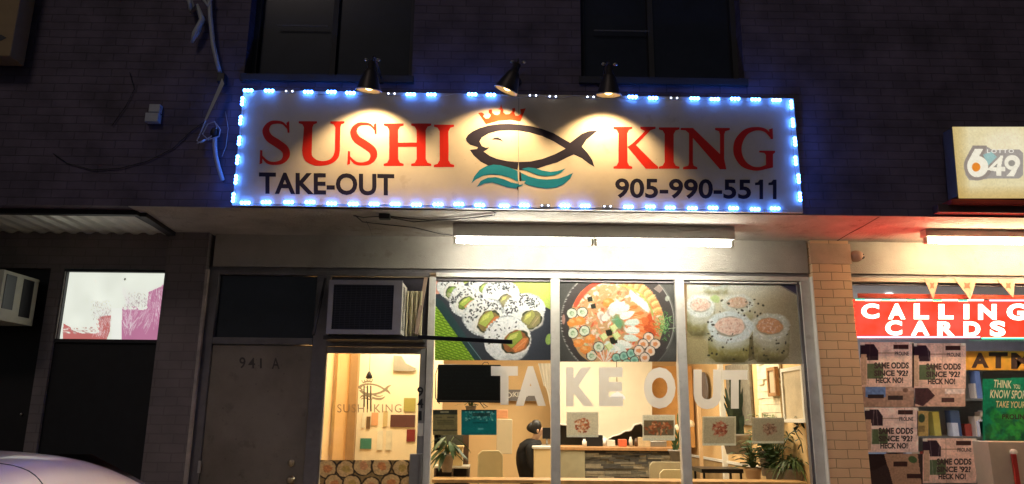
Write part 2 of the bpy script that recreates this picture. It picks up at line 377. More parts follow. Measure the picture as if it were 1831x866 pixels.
# storefront frames of the sushi shop
ZB = .9
mullA = (at(764, 600).x, at(776, 600).x); mullB = (at(985, 600).x, at(1001, 600).x); mullC = (at(1211, 600).x, at(1227, 600).x)
zf0, zf1 = ZH-.075, ZH-.035
def frame_part(mb, name='frame', mt=None, parent=None, bev=.003): return mb.build(name, mt or M_alu, parent, bev)
SW = MB()
SW.box(mullA[1], 2.80, .0, .09, zf0, zf1)
SW.box(mullA[0], mullA[1], .0, .09, 0, zf0-.001)
SW.box(mullB[0], mullB[1], .0, .09, .5, zf0-.001); SW.box(mullC[0], mullC[1], .0, .09, .5, zf0-.001)
SW.box(2.715, 2.80, .0, .09, 0, zf0-.001)
for a, b_ in ((mullA[1], mullB[0]), (mullB[1], mullC[0]), (mullC[1], 2.715)):
    SW.box(a, b_, .01, .08, .5, .56)
SWo = SW.build('storefront_window', M_alu, B, .003)
m = MB()
for a, b_ in ((mullA[1], mullB[0]), (mullB[1], mullC[0]), (mullC[1], 2.715)):
    m.box(a+.001, b_-.001, .028, .078, zf0-.028, zf0-.001)
m.box(2.69, 2.7145, .012, .07, .5, zf0-.03)
m.build('glazing_stop', M_bronze, SWo)
m = MB(); m.box(mullC[1]+.06, 2.69, .02, .026, zf0-.022, zf0-.010); m.build('trim_strip', M_white, SWo)
m = MB(); m.box(2.802, 2.812, -.052, .02, 0, ZH-.04); m.build('jamb_strip', M_white, SWo)
for a, b_ in ((mullA[1], mullB[0]), (mullB[1], mullC[0]), (mullC[1], 2.715)):
    m = MB(); m.box(a+.002, b_-.002, .05, .056, .561, zf0-.029); m.build('pane', M_glass, SWo)
m = MB(); m.box(mullA[1], 2.80, .01, .13, 0, .5); m.build('bulkhead', M_brick_r, B)
# left part of frontage: door 941A with transom
xA0, xA1 = at(371, 700).x, at(552, 700).x
dz = at(460, 617).z
fr = MB()
fr.box(-2.655, xA0-.004, -.0, .09, 0, ZH-.04)
fr.box(xA0-.004, mullA[0], .0, .09, ZH-.075, ZH-.036)
fr.box(xA1+.004, at(578, 700).x, .0, .09, 0, ZH-.076)
fr.box(xA0-.003, xA1+.003, .0, .09, dz+.006, at(460, 604).z)
fo = fr.build('door_frame', M_bronze, B, .003)
m = MB(); m.box(xA0, xA1, .05, .06, at(460, 604).z+.001, ZH-.078); m.build('transom_pane', M_dglass, fo)
m = MB(); m.box(-2.657, -2.632, -.058, -.02, 0, 2.75); m.build('corner_strip', mat('worn_strip', (.48, .42, .36), .6, .3, 9), fo)
d = MB(); d.box(xA0, xA1, .02, .06, .14, dz)
M_door = mat('tan_door', (.25, .215, .17), .6, .14, 1.6, .08, 30, grime=.28)
do = tag(d.build('door', M_door, B, .003), 'plain tan door numbered 941 A')
m = MB(); 
for (s, bx) in (('9', (428, 639, 439, 659)), ('4', (444, 640, 456, 659)), ('1', (465, 641, 468, 659)), ('A', (486, 640, 500, 660))): m = MB(); text_into(m, s, bx, .016, .012); m.build('digit', mat('number_grey', (.07, .06, .05), .4), do)
m = MB()
for y in (828, 858):
    m = MB(); c = at(521, y, .02); m.lathe((c.x, .02, c.z), (0, -1, 0), [(0, .034), (.012, .034), (.016, .014), (.04, .014), (.045, .027), (.065, .027), (.072, .015), (.073, 0)] if y > 840 else [(0, .03), (.02, .028), (.024, .012), (.025, 0)], 16); m.build('door_knob', mat('brass', (.50, .40, .26), .3, .1, 20, 0, 60, .9), do)
m = MB(); c = at(357, 835, .0); m.box(c.x-.012, c.x+.012, -.012, 0, c.z-.05, c.z+.05); m.build('hinge', M_steel, do)
# sushi shop door
xB0, xB1 = at(578, 700).x, at(760, 700).x
ztb = at(660, 607).z; zdt = at(660, 620).z
fr = MB(); fr.box(xB0, mullA[0], .0, .09, zdt, ztb); fr.build('transom_bar', M_bronze, fo, .003)
dd = MB(); gx0, gx1, gz0, gz1 = rect(577, 632, 747, 866); gx0 = at(577, 740).x; gx1 = at(747, 740).x; gz1 = at(660, 632).z
dd.box(xB0+.003, gx0, .01, .06, .14, zdt-.004); dd.box(gx1, xB1, .01, .06, .14, zdt-.004)
dd.box(gx0, gx1, .01, .06, gz1, zdt-.004); dd.box(gx0, gx1, .01, .06, .14, .32)
do = tag(dd.build('door', mat('door_grey', (.34, .33, .31), .45, .1, 9, .05, 200, .1, grime=.2), B, .003), 'glazed shop door with sushi film along its foot')
m = MB(); m.box(gx0+.001, gx1-.001, .032, .038, .321, gz1-.001); m.build('pane', M_glass, do)
m = MB(); a = at(733, 812, -.04); b_ = at(752, 866, -.04); m.box(a.x, b_.x-.012, -.05, .008, .9, a.z); m.build('pull_plate', mat('pull_grey', (.30, .29, .27), .4, .1, 8, 0, 60, .3), do, .002)
m = MB(); m.box(b_.x-.011, b_.x+.004, -.06, .008, .9, a.z+.003); m.build('door_pull', M_steel, do, .002)
m = MB()
for s, y0 in (('9', 692), ('4', 713), ('1', 735)): m = MB(); text_into(m, s, (746 if s != '1' else 749, y0, 757 if s != '1' else 754, y0+17), -.003+.01, .02); m.build('digit', M_black, do)
m = MB(); a = at(747, 757, .008); b_ = at(757, 780, .008); m.box(a.x, b_.x, .006, .009, b_.z, a.z); m.build('sticker', M_cream, do)
# sushi roll film along the door foot
cv = Cv(572, 823, 742, 872, '8f7a52')
for i in range(12):
    cx = 584+(i % 6)*33+(14 if i > 5 else 0)+rng.uniform(-3, 3); cy = 836+(i//6)*30+rng.uniform(-3, 3); r = rng.uniform(15.5, 18)
    cv.ell(cx, cy, r+1.5, r+1, 0, '2a2018', 1, .03); cv.ell(cx, cy, r-1, r-1.5, 0, 'cfb486', 1, .05); cv.ell(cx+1, cy, r*.45, r*.42, 20, ['c98a5a', 'b8a060', 'cf9a72'][i % 3], 1, .12)
cv.noise(.08, 2); cv.mesh('sushi_film', .029, translucent(attr_mat('print_door', .35, 0, .9), .25), do)
# etched logo on the door (fish + name)
fishU = [(62, 375), (80, 345), (120, 315), (180, 285), (260, 262), (350, 250), (440, 248), (520, 254), (620, 268), (720, 292), (820, 330), (900, 378), (960, 412), (920, 462), (820, 400), (720, 355), (620, 325), (520, 308), (430, 304), (340, 310), (260, 330), (200, 365), (180, 400), (200, 440), (235, 455), (265, 450), (245, 470), (160, 465), (165, 450), (100, 430), (70, 400)]
fishL = [(960, 412), (1000, 380), (1060, 335), (1120, 312), (1196, 306), (1150, 345), (1100, 385), (1060, 445), (1110, 500), (1150, 560), (1168, 618), (1120, 590), (1060, 545), (990, 512), (930, 540), (850, 580), (760, 605), (690, 630), (600, 648), (520, 648), (430, 625), (340, 610), (255, 608), (190, 575), (130, 520), (95, 472), (160, 465), (245, 470), (215, 487), (270, 525), (330, 550), (420, 570), (520, 576), (620, 572), (720, 550), (830, 510), (920, 462)]
eye = [(282, 385), (305, 370), (335, 366), (362, 378), (382, 400), (350, 388), (320, 384)]
crown = [(168, 155), (200, 150), (222, 165), (212, 185), (235, 205), (262, 200), (278, 175), (258, 150), (262, 128), (285, 126), (290, 148), (310, 170), (335, 172), (355, 160), (362, 128), (335, 122), (358, 112), (365, 75), (374, 110), (386, 126), (385, 150), (405, 165), (435, 165), (460, 145), (462, 115), (485, 112), (490, 135), (478, 155), (490, 178), (515, 180), (538, 160), (530, 122), (578, 115), (532, 228), (440, 215), (340, 225), (235, 252)]
waves = [[(112, 758), (135, 700), (180, 645), (240, 612), (300, 600), (360, 603), (430, 622), (512, 655), (512, 745), (440, 712), (360, 690), (280, 683), (210, 695), (150, 725)],
         [(155, 792), (190, 740), (250, 712), (320, 708), (390, 725), (450, 752), (520, 765), (575, 745), (545, 780), (490, 803), (420, 795), (350, 770), (290, 752), (220, 762)],
         [(540, 670), (600, 700), (680, 722), (760, 728), (850, 722), (920, 700), (985, 670), (960, 720), (910, 765), (840, 795), (760, 805), (680, 795), (600, 775), (540, 750)],
         [(540, 637), (600, 622), (660, 630), (720, 650), (790, 662), (850, 655), (920, 632), (880, 670), (820, 692), (750, 698), (680, 690), (620, 665)]]
M_etch = mat('etched_brown', (.30, .20, .10), .5, .1)
_nt = M_etch.node_tree; _tr = _nt.nodes.new('ShaderNodeBsdfTransparent'); _mx = _nt.nodes.new('ShaderNodeMixShader'); _mx.inputs[0].default_value = .32
_nt.links.new(_nt.nodes['Principled BSDF'].outputs[0], _mx.inputs[1]); _nt.links.new(_tr.outputs[0], _mx.inputs[2]); _nt.links.new(_mx.outputs[0], _nt.nodes['Material Output'].inputs[0])
cl = lambda x, y: (640+(x-62)*60/1134, 676+(y-75)*40/730)
m = MB(); polys_into(m, [fishU, fishL, eye, crown]+waves, cl, .026, .0002); text_into(m, 'SUSHI KING', (603, 723, 718, 738), .026, .004, 1.15)
m.build('door_logo', M_etch, do)

# left shop (dark) : lit window, dark door below, far pier
zt_, = (at(200, 484).z,)
lx0, lx1, lz0, lz1 = rect(113, 487, 292, 607); lx0, lx1 = at(112, 547).x, at(295, 547).x
fr = MB(); fr.box(XL, -3.02, .0, .1, lz1+.03, 2.79); fr.box(lx0-.14, lx0-.03, -.02, .1, 0, lz1+.03); fr.box(lx1+.022, -3.021, .0, .1, 0, lz1+.029)
fo2 = fr.build('shop_surround', M_brick_l, B)
fr = MB(); t_ = .025
fr.box(lx0-t_, lx1+t_, -.01, .07, lz1, lz1+t_); fr.box(lx0-t_, lx0, -.01, .07, lz0, lz1-.001); fr.box(lx1, lx1+t_-.005, -.01, .07, lz0, lz1-.001); fr.box(lx0-t_, lx1+t_, -.01, .07, lz0-.03, lz0-.001)
lw = tag(fr.build('lit_window', M_dark, B), 'white lit window with scraped magenta paint')
m = MB(); m.box(lx0-.016, lx0-.008, -.016, -.0105, lz0, lz1); m.build('edge_strip', M_alu, lw)
cv = Cv(100, 480, 305, 612, 'eef2e4')
PK = ['b5608f', 'a2487a', 'c880a8']
def zz(x, y): return (x/4.8125, 460+y/4.8125)
cv.poly([zz(545, 570), zz(600, 600), zz(640, 640), zz(700, 655), zz(830, 655), zz(830, 520), zz(900, 505), zz(955, 500), zz(945, 640), zz(915, 715), zz(540, 720)], 'c4706c')
cv.poly([zz(1055, 425), zz(1170, 420), zz(1200, 455), zz(1260, 450), zz(1280, 300), zz(1370, 260), zz(1420, 215), zz(1400, 720), zz(1040, 720)], 'c07a9c')
for i in range(420):      # scraper scratches: short nearly parallel strokes
    if i % 3: x0_, y0_ = rng.uniform(1050, 1410), rng.uniform(250, 600); a_ = 1.75+.5*math.sin(x0_/60)+rng.normal(0, .12); L_ = rng.uniform(30, 110)
    else: x0_, y0_ = rng.uniform(800, 950), rng.uniform(430, 650); a_ = 1.45+.45*math.sin(y0_/45)+rng.normal(0, .2); L_ = rng.uniform(20, 60)
    cv.line(*zz(x0_, y0_), *zz(min(x0_+L_*math.cos(a_), 1425 if i % 3 else 955), y0_+L_*math.sin(a_)), rng.uniform(.3, .8), 'ece2e2', rng.uniform(.4, .85))
for k in range(60):       # ragged upper edges of the paint
    x0_ = rng.uniform(1050, 1410); cv.ell(*zz(x0_, (425 if x0_ < 1270 else 560-.24*x0_)+rng.uniform(-14, 22)), rng.uniform(.8, 3.5), rng.uniform(.6, 2.2), 20, 'eef2e4', .9)
    cv.ell(*zz(rng.uniform(545, 840), 625+rng.uniform(-20, 30)), rng.uniform(.8, 3), rng.uniform(.5, 1.6), 10, 'eef2e4' if k % 2 else 'b88a84', .8)
    cv.ell(*zz(rng.uniform(825, 850), rng.uniform(500, 650)), rng.uniform(.6, 2.4), rng.uniform(.6, 2), 0, 'eef2e4', .9)
for i in range(220):
    x0_, y0_ = (rng.uniform(790, 955), rng.uniform(370, 530)) if i % 2 == 0 else (rng.uniform(1070, 1260), rng.uniform(300, 425))
    cv.line(*zz(x0_, y0_), *zz(x0_+rng.uniform(-14, 14), y0_+rng.uniform(4, 24)), .5, '8a6a72', rng.uniform(.3, .7))
cv.rect(*zz(962, 440), *zz(1048, 730), 'f2f4ea')
cv.ell(*zz(1075, 190), 1.6, 2.2, 30, '55554a'); cv.noise(.02, 20)
lit = attr_mat('lit_film', .5, .92, .3)
cv.mesh('film', .03, lit, lw)
m = MB(); m.box(lx0-.03, lx1+.021, .012, .1, 0, lz0-.032); m.build('dark_panel', mat('dark_panel', (.010, .010, .011), .6, .3), B)
m = MB(); m.box(XL, lx0-.142, .05, .1, 0, 2.79); m.build('dark_panel', mat('dark_panel'+'2', (.012, .010, .010), .5, .3), B)
m = MB(); c = at(38, 741, .04); m.ball(c, .012, 8, 5); m.build('door_knob', M_steel, B)
# shop on the right
r_x0 = at(1527, 560).x
fr = MB(); fr.box(3.167, r_x0, .0, .09, 0, zf1); fr.box(r_x0, XR, .0, .09, zf0, zf1); fr.box(r_x0, XR, .0, .09, .0, .5)
zb = at(1700, 620).z
fr.box(5.6, 5.68, .0, .09, .5, zf0)
M_framer = mat('frame_peach', (.55, .45, .34), .5, .1)
rw = fr.build('storefront_window', M_framer, B, .003)
m = MB(); m.box(r_x0, 5.6, .05, .056, .5, zf0-.002); m.build('pane', M_glass, rw)
m = MB(); m.box(r_x0, 5.6, .03, .075, zf0-.022, zf0-.001); m.box(r_x0+.001, r_x0+.02, .03, .075, .5, zf0-.023); m.build('glazing_stop', M_bronze, rw)
# interiors (shell)
def room(x0, x1, y1, zc, mw, name, backcut=None):
    m = MB(); m.box(x0-.05, x0, .10, y1, 0, zc); m.box(x1, x1+.05, .36, y1, 0, zc); m.box(x0-.05, x1+.05, y1, y1+.1, 0, zc)
    m.build(name+'_wall', mw, B)
    m = MB(); m.box(x0, x1, .145, y1, zc-.06, zc); m.build(name+'_ceiling', M_white, B)
    m = MB(); m.box(x0, x1, .10, y1, .10, .15); m.build(name+'_floor', mat('floor_tile', (.35, .27, .2), .4, .2), B)
room(-1.80, 2.80, 4.6, 2.79, M_wall_in, 'dining_room')
room(3.16, 7.2, 3.6, 2.79, mat('shop_wall', (.62, .6, .66), .7, .1), 'variety_shop')
def arealight(name, loc, sx, sy, e, col, rot=(0, 0, 0)):
    l = bpy.data.lights.new(name, 'AREA'); l.shape = 'RECTANGLE'; l.size = sx; l.size_y = sy; l.energy = e; l.color = col
    o = bpy.data.objects.new(name, l); SC.collection.objects.link(o); o.location = loc; o.rotation_euler = rot; return o
WARM = (1, .85, .62)
arealight('dining_ceiling_light', (-.9, 1.2, 2.70), .9, .9, 50, WARM)
arealight('dining_ceiling_light', (.9, 2.6, 2.70), 1.2, 1.2, 78, (1, .86, .66))
arealight('dining_ceiling_light', (2.0, 1.4, 2.70), .7, .9, 42, WARM)
# ------------------------------------------------------------------ corrugated canopy at the left
cz = ZS-.015; yfl = atZ(120, 382, cz).y
can = thing('corrugated_canopy', (-4, -.4, cz), 'corrugated metal canopy over the dark shop at far left', 'canopy')
m = MB(); xs0, xs1 = -8.5, -3.05; n = int((xs1-xs0)/.035); vs = []
for i in range(n+1):
    x = xs0+(xs1-xs0)*i/n; z = cz+.018*(1 if (i % 4) < 2 else 0)
    vs += [(x, yfl, z), (x, .0, z)]
m.add(vs, [(2*i, 2*i+1, 2*i+3, 2*i+2) for i in range(n)])
m.build('metal_deck', mat('deck_metal', (.75, .75, .66), .45, .15, 5, 0, 60, .3), can)
m = MB(); p = atZ(240, 380, cz); zt2 = at(200, 358, yfl-.02).z
m.box(-8.5, p.x+.02, yfl-.06, yfl-.004, cz-.02, zt2); m.build('fascia', M_dark, can)
m = MB(); q = atZ(322, 424, cz); m.hexa([(p.x, yfl-.003, cz-.02), (p.x+.07, yfl-.003, cz-.02), (p.x+.07, yfl-.003, cz+.03), (p.x, yfl-.003, cz+.03)], [(-3.04, -.001, cz-.02), (-2.97, -.001, cz-.02), (-2.97, -.001, cz+.03), (-3.04, -.001, cz+.03)])
m.build('end_beam', M_dark, can)
# ------------------------------------------------------------------ shop sign over the window
YS = -.985
sx0, sx1 = at(433, 265, YS).x-.035, at(1419, 270, YS).x+.035; sz0, sz1 = at(925, 374, YS).z, at(925, 173, YS).z+.02
sign = thing('shop_sign', (0, YS, sz0), 'long cream sushi shop sign with red and navy lettering and a fish wearing a crown', 'sign')
M_sign = mat('sign_cream', (.66, .58, .44), .55, .05, 1.5, .1, 30, grime=.16)
xs = at(927, 270, YS).x
for a, b_ in ((sx0, xs-.0015), (xs+.0015, sx1)):
    m = MB(); m.box(a, b_, YS, YS+.02, sz0, sz1); m.build('panel', M_sign, sign)
m = MB()
m.box(sx0+.01, sx1-.01, YS+.021, YF-.001, sz0+.01, sz1-.01); m.build('backing', M_dark, sign)
M_red = mat('sign_red', (.62, .022, .012), .7, .08, 5, spec=.15); M_navy = mat('sign_navy', (.020, .017, .032), .7, .15, 5, spec=.15); M_teal = mat('sign_teal', (.012, .23, .33), .7, .15, 5, spec=.15)
def ribbon(pts, ws):
    P = [Vector((x, y, 0)) for x, y in pts]; out = []; wo = []
    for i in range(len(P)-1):
        p0, p1, p2, p3 = P[max(i-1, 0)], P[i], P[i+1], P[min(i+2, len(P)-1)]
        for k in range(6):
            t = k/6; out.append(.5*((2*p1)+(p2-p0)*t+(2*p0-5*p1+4*p2-p3)*t*t+(3*p1-p0-3*p2+p3)*t**3)); wo.append(ws[i]*(1-t)+ws[i+1]*t)
    out.append(P[-1]); wo.append(ws[-1]); L = []; R = []
    for i, p in enumerate(out):
        d = (out[min(i+1, len(out)-1)]-out[max(i-1, 0)]).normalized(); n = Vector((-d.y, d.x, 0))
        L.append(p+n*wo[i]/2); R.append(p-n*wo[i]/2)
    return [(v.x, v.y) for v in L+R[::-1]]
def stem(xc, hw, s):   # unit-free in px: centre, half width, serif half width ; z in 0..1
    return [(xc-s, 0), (xc+s, 0), (xc+s, .05), (xc+hw+.35*(s-hw), .075), (xc+hw, .16), (xc+hw, .84), (xc+hw+.35*(s-hw), .925), (xc+s, .95), (xc+s, 1), (xc-s, 1), (xc-s, .95), (xc-hw-.35*(s-hw), .925), (xc-hw, .84), (xc-hw, .16), (xc-hw-.35*(s-hw), .075), (xc-s, .05)]
def glyph(ch, box):
    x0, y0, x1, y1 = box; w_, h_ = x1-x0, y1-y0
    U = lambda P: [(x0+x*w_, y1-z*h_) for x, z in P]
    if ch == 'I': return [U(stem(.5, .22, .5))]
    if ch == 'H': return [U(stem(.21, .095, .21)), U(stem(.79, .095, .21)), U([(.3, .45), (.7, .45), (.7, .55), (.3, .55)])]
    if ch == 'K': return [U(stem(.21, .10, .21)), U([(.32, .50), (.62, .80), (.70, .90), (.60, .955), (.60, 1), (.94, 1), (.94, .955), (.83, .92), (.50, .56)]), U([(.31, .52), (.45, .62), (.92, .12), (1.0, .05), (1.0, 0), (.72, 0)])]
    if ch == 'N': return [U([(.10, 0), (.34, 0), (.34, .05), (.265, .09), (.25, .16), (.25, .80), (.17, .90), (.17, .16), (.155, .09), (.05, .05), (.05, 0)]), U([(.0, 1), (.25, 1), (.88, .28), (.93, .0), (.80, 0), (.16, .88), (.10, .94), (0, .95)]), U([(.80, .2), (.80, .84), (.78, .92), (.70, .95), (.70, 1), (1, 1), (1, .95), (.91, .92), (.885, .84), (.885, .0), (.85, 0)])]
    if ch == 'U': return [U([(0, 1), (.56, 1), (.56, .955), (.44, .93), (.38, .86), (.36, .30), (.10, .30), (.13, .86), (.09, .93), (0, .955)] if False else [(0, 1), (.40, 1), (.40, .955), (.33, .93), (.30, .86), (.285, .32), (.075, .32), (.115, .86), (.08, .93), (0, .955)]),
                          ribbon([(x0+.18*w_, y1-.33*h_), (x0+.21*w_, y1-.18*h_), (x0+.34*w_, y1-.075*h_), (x0+.52*w_, y1-.045*h_), (x0+.70*w_, y1-.09*h_), (x0+.81*w_, y1-.20*h_), (x0+.845*w_, y1-.34*h_)], [.21*w_, .19*w_, .14*w_, .10*h_, .10*h_, .12*w_, .11*w_]),
                          U([(.69, 1), (1, 1), (1, .955), (.93, .93), (.91, .86), (.90, .33), (.79, .33), (.80, .86), (.76, .93), (.69, .955)])]
    if ch == 'S': return [ribbon([(x0+x*w_, y1-z*h_) for x, z in ((.90, .80), (.74, .925), (.54, .955), (.32, .92), (.20, .77), (.30, .61), (.55, .49), (.79, .36), (.84, .22), (.72, .09), (.48, .045), (.25, .075), (.05, .22))],
                                 [.05*w_, .08*w_, .10*w_, .13*w_, .22*w_, .25*w_, .26*w_, .25*w_, .22*w_, .14*w_, .10*w_, .10*w_, .05*w_]),
                          U([(.84, .94), (.93, .98), (.94, .72), (.88, .72)]), U([(0, .02), (.09, .05), (.09, .33), (.02, .34)])]
    if ch == 'G': return [ribbon([(x0+x*w_, y1-z*h_) for x, z in ((.90, .78), (.76, .92), (.54, .955), (.30, .88), (.13, .66), (.11, .40), (.24, .17), (.46, .06), (.66, .055), (.86, .12))],
                                 [.06*w_, .08*w_, .08*h_, .14*w_, .20*w_, .20*w_, .16*w_, .09*h_, .08*h_, .10*w_]),
                          U([(.62, .46), (1, .46), (1, .42), (.95, .38), (.95, .08), (.78, .04), (.78, .36), (.74, .41), (.62, .42)]), U([(.85, .94), (.94, .97), (.95, .72), (.89, .72)])]
word = [('S', (464, 215, 521, 296)), ('U', (534, 217, 616, 296)), ('S', (621, 218, 677, 297)), ('H', (686, 221, 771, 297)), ('I', (776, 223, 812, 299)),
        ('K', (1097, 227, 1177, 302)), ('I', (1178, 228, 1215, 302)), ('N', (1217, 229, 1305, 303)), ('G', (1311, 227, 1386, 306))]
for ch, bx in word:
    m = MB(); polys_into(m, glyph(ch, bx), lambda x, y: (x, y), YS-.001, .0003); m.build('red_letter', M_red, sign)
m = MB(); text_into(m, 'TAKE-OUT', (463, 308, 705, 347, 3.2), YS-.001, .028, 1.02); m.build('takeout_lettering', M_navy, sign)
m = MB(); text_into(m, '905-990-55', (1100, 319, 1343, 354.5, 2.1), YS-.001, .024, 1.0); m.build('phone_lettering', M_navy, sign)
for x_ in (1350, 1374):
    m = MB(); polys_into(m, [[(x_+8.5, 321.5), (x_+14.5, 321.5), (x_+14.5, 356.5), (x_+8, 356.5), (x_+8, 331), (x_, 331.5), (x_, 327), (x_+5, 326)]], lambda x, y: (x, y), YS-.001); m.build('phone_digit', M_navy, sign)
m = MB(); False and m.build('phone_lettering', M_navy, sign)
cz2 = lambda x, y: (820+x/4.811, 170+y/4.811)
m = MB(); polys_into(m, [fishU, fishL, eye], cz2, YS-.001); m.build('fish_emblem', M_navy, sign)
m = MB(); polys_into(m, [crown], cz2, YS-.001); m.build('crown_emblem', mat('crown_red', (.70, .05, .012), .7, .08, 5, spec=.15), sign)
m = MB(); polys_into(m, waves, cz2, YS-.0022); m.build('wave_emblem', M_teal, sign)
m = MB(); polys_into(m, [[(508, 640), (517, 575), (520, 640), (524, 740), (578, 740), (560, 765), (520, 775), (512, 745)]], cz2, YS-.0035); m.build('torn_vinyl', M_sign, sign)
m = MB(); polys_into(m, [[(524, 655), (538, 670), (540, 745), (522, 740)], [(500, 800), (515, 778), (514, 835)]], cz2, YS-.0038); m.build('seam_gap', M_black, sign)
# ------------------------------------------------------------------ LED modules round the sign
leds = thing('led_light_string', (sx0, YS-.01, sz1), 'string of blue white LED modules framing the sushi sign', 'light string')
M_led = emit('led_blue', (.045, .19, 1.0), 64); M_ledw = emit('led_warm', (.75, .8, 1.0), 9)
M_mod = mat('led_module', (.25, .27, .30), .4, .05)
def module(px, py, kind, vert):
    px += random.uniform(-1.6, 1.6); py += random.uniform(-1.2, 1.2); c = at(px, py, YS); m = MB(); n = {'on': 3, 'pair': 2, 'dim': 2}[kind]; L = .040; h = .011
    if vert: m.box(c.x-h, c.x+h, YS-.008, YS-.0005, c.z-L, c.z+L)
    else: m.box(c.x-L, c.x+L, YS-.008, YS-.0005, c.z-h, c.z+h)
    body = m.build('led_module', M_mod, leds, .002)
    r = .0135 if kind == 'on' else .006
    for i in range(n):
        t = (i-(n-1)/2)*(.027 if kind == 'on' else .05)
        if i == 0 or kind != 'on': d = MB()
        d.ball((c.x+(0 if vert else t), YS-.012, c.z+(t if vert else 0)), r, 10, 6)
        if i == n-1 or kind != 'on': d.build('led_lens', M_led if kind == 'on' else M_ledw, body)
top = [(445, 'on'), (482, 'on'), (518, 'pair'), (553, 'on'), (592, 'on'), (628, 'on'), (699, 'pair'), (735, 'on'), (773, 'on'), (845, 'on'), (879, 'on'), (952, 'dim'), (988, 'dim'), (1056, 'dim'), (1132, 'on'), (1168, 'on'), (1205, 'pair'), (1241, 'on'), (1278, 'on'), (1313, 'on'), (1350, 'on'), (1386, 'on')]
for x, k in top: module(x, 164+(x-440)*.0168, k, False)
for i, x in enumerate([440, 478, 516, 555, 593, 632, 670, 707, 745, 782, 820, 857, 900, 938, 974, 1010, 1047, 1085, 1124, 1161, 1198, 1236, 1273, 1311, 1348, 1386]):
    module(x, 362.5+(x-440)*.0128, 'dim' if x in (974, 1085) else 'on', False)
for i in range(6):
    module(435-i*3.3, 183+i*34.5, 'on', True); module(1414+i*3.0, 188+i*33.2, 'on', True)
m = MB()
def wire(pts, r=.0022, n=5): m.tube(pts, r, n)
wire([at(x, 164+(x-440)*.0168+3*math.sin(x*.09), YS-.003) for x in range(440, 1411, 12)])
wire([at(x, 363.5+(x-440)*.0128+1.2*math.sin(x*.08), YS-.003) for x in range(425, 1411, 12)])
wire([at(437-i*.96, 170+i*9.5, YS-.003) for i in range(21)]); wire([at(1411+i*.9, 180+i*9.5, YS-.003) for i in range(20)])
m.build('wire', M_white, leds)

# ------------------------------------------------------------------ three clip lamps over the sign
M_shade = mat('shade_bronze', (.055, .045, .042), .45, .2, 12, .05, 60, .5); M_shin = mat('shade_inside', (.50, .42, .30), .35, .05, 9, 0, 60, .4)
M_bulb = emit('bulb_warm', (1.0, .66, .26), 9)
lamps = [(659, 163, (-.10, .22, -1), 'bell sign lamp above the letters S and H at the left', 42),
         (905, 163, (-.42, .22, -1), 'bell sign lamp tilted sideways above the red crown', 42),
         (1088, 171, (-.02, .22, -1), 'bell sign lamp above the fish tail and the letter K', 42)]
YL = -1.29
for px, py, ax, lab, e in lamps:
    c = at(px, py, YL); a = Vector(ax).normalized(); up = -a
    t = thing('sign_lamp', tuple(c), lab, 'lamp', 'lamps over the shop sign')
    m = MB(); m.lathe(c, up, [(0, .094), (.004, .096), (.02, .090), (.06, .078), (.11, .062), (.15, .048), (.17, .034), (.172, .03), (.23, .028), (.235, .0)], 28)
    m.build('shade', M_shade, t)
    m = MB(); m.lathe(c, up, [(.001, .091), (.02, .086), (.06, .074), (.11, .058), (.15, .044), (.165, .028), (.166, 0)], 28); m.build('reflector', M_shin, t)
    m = MB(); m.lathe(c, up, [(-.002, .097), (.0, .1), (.006, .1), (.008, .095)], 28); m.build('rim', M_steel, t)
    b0 = c+up*.045; m = MB(); m.ball(b0, .040, 14, 9); m.k = 0; m.build('bulb', M_bulb, t)
    tp = c+up*.235
    m = MB(); m.tube([tp, tp+Vector((0, .03, .05)), tp+Vector((0, .12, .09)), Vector((tp.x, YF-.03, tp.z+.06)), Vector((tp.x, YF-.005, tp.z+.05))], .009, 8); m.build('arm', M_shade, t)
    m = MB(); m.lathe((tp.x, YF-.001, tp.z+.05), (0, -1, 0), [(0, .04), (.02, .036), (.025, 0)], 16); m.build('wall_plate', M_shade, t)
    m = MB()
    for s in (-1, 1): m = MB(); m.ball((tp.x+s*.045, tp.z*0+tp.y, tp.z+.01), .014, 8, 6, (1.3, 1, .8)); m.build('wing_nut', M_steel, t)
    l = bpy.data.lights.new('sign_lamp_light', 'SPOT'); l.energy = e; l.spot_size = math.radians(110); l.spot_blend = .5; l.color = (1, .68, .34); l.shadow_soft_size = .018
    o = bpy.data.objects.new('sign_lamp_light', l); SC.collection.objects.link(o); o.location = c+up*.035+a*.050; o.rotation_euler = (-Vector((ax[0]*.5, .72, -1))).to_track_quat('Z', 'Y').to_euler()
# ------------------------------------------------------------------ fluorescent tubes under the soffit
M_tube = emit('tube_white', (1.0, .95, .82), 82); M_tube2 = emit('tube_warm', (1.0, .72, .42), 105)
def tube_light(x0, x1, label, mt, n=2, yy=-.46, cy=434):
    zc = at((x0+x1)/2, cy, yy).z; X0, X1 = at(x0, cy, yy).x, at(x1, cy, yy).x
    t = thing('fluorescent_light', ((X0+X1)/2, yy, zc), label, 'light')
    m = MB(); m.box(X0, X1, yy-.045, yy+.045, zc+.032, ZS-.001); m.build('housing', M_white, t, .004)
    w_ = (X1-X0)/n
    for i in range(n):
        a, b_ = X0+i*w_, X0+(i+1)*w_
        for q in (a+.004, b_-.03):
            m = MB(); m.box(q, q+.026, yy-.02, yy+.02, zc-.024, zc+.031); m.build('lamp_holder', M_cream, t, .004)
        m = MB(); m.tube([(a+.031, yy, zc), (b_-.031, yy, zc)], .021, 14); m.build('tube', mt, t)
tube_light(810, 1312, 'twin white fluorescent tubes above the sushi shop window', M_tube)
tube_light(1652, 2120, 'warm fluorescent tube above the neighbouring lottery shop window', M_tube2, 1)
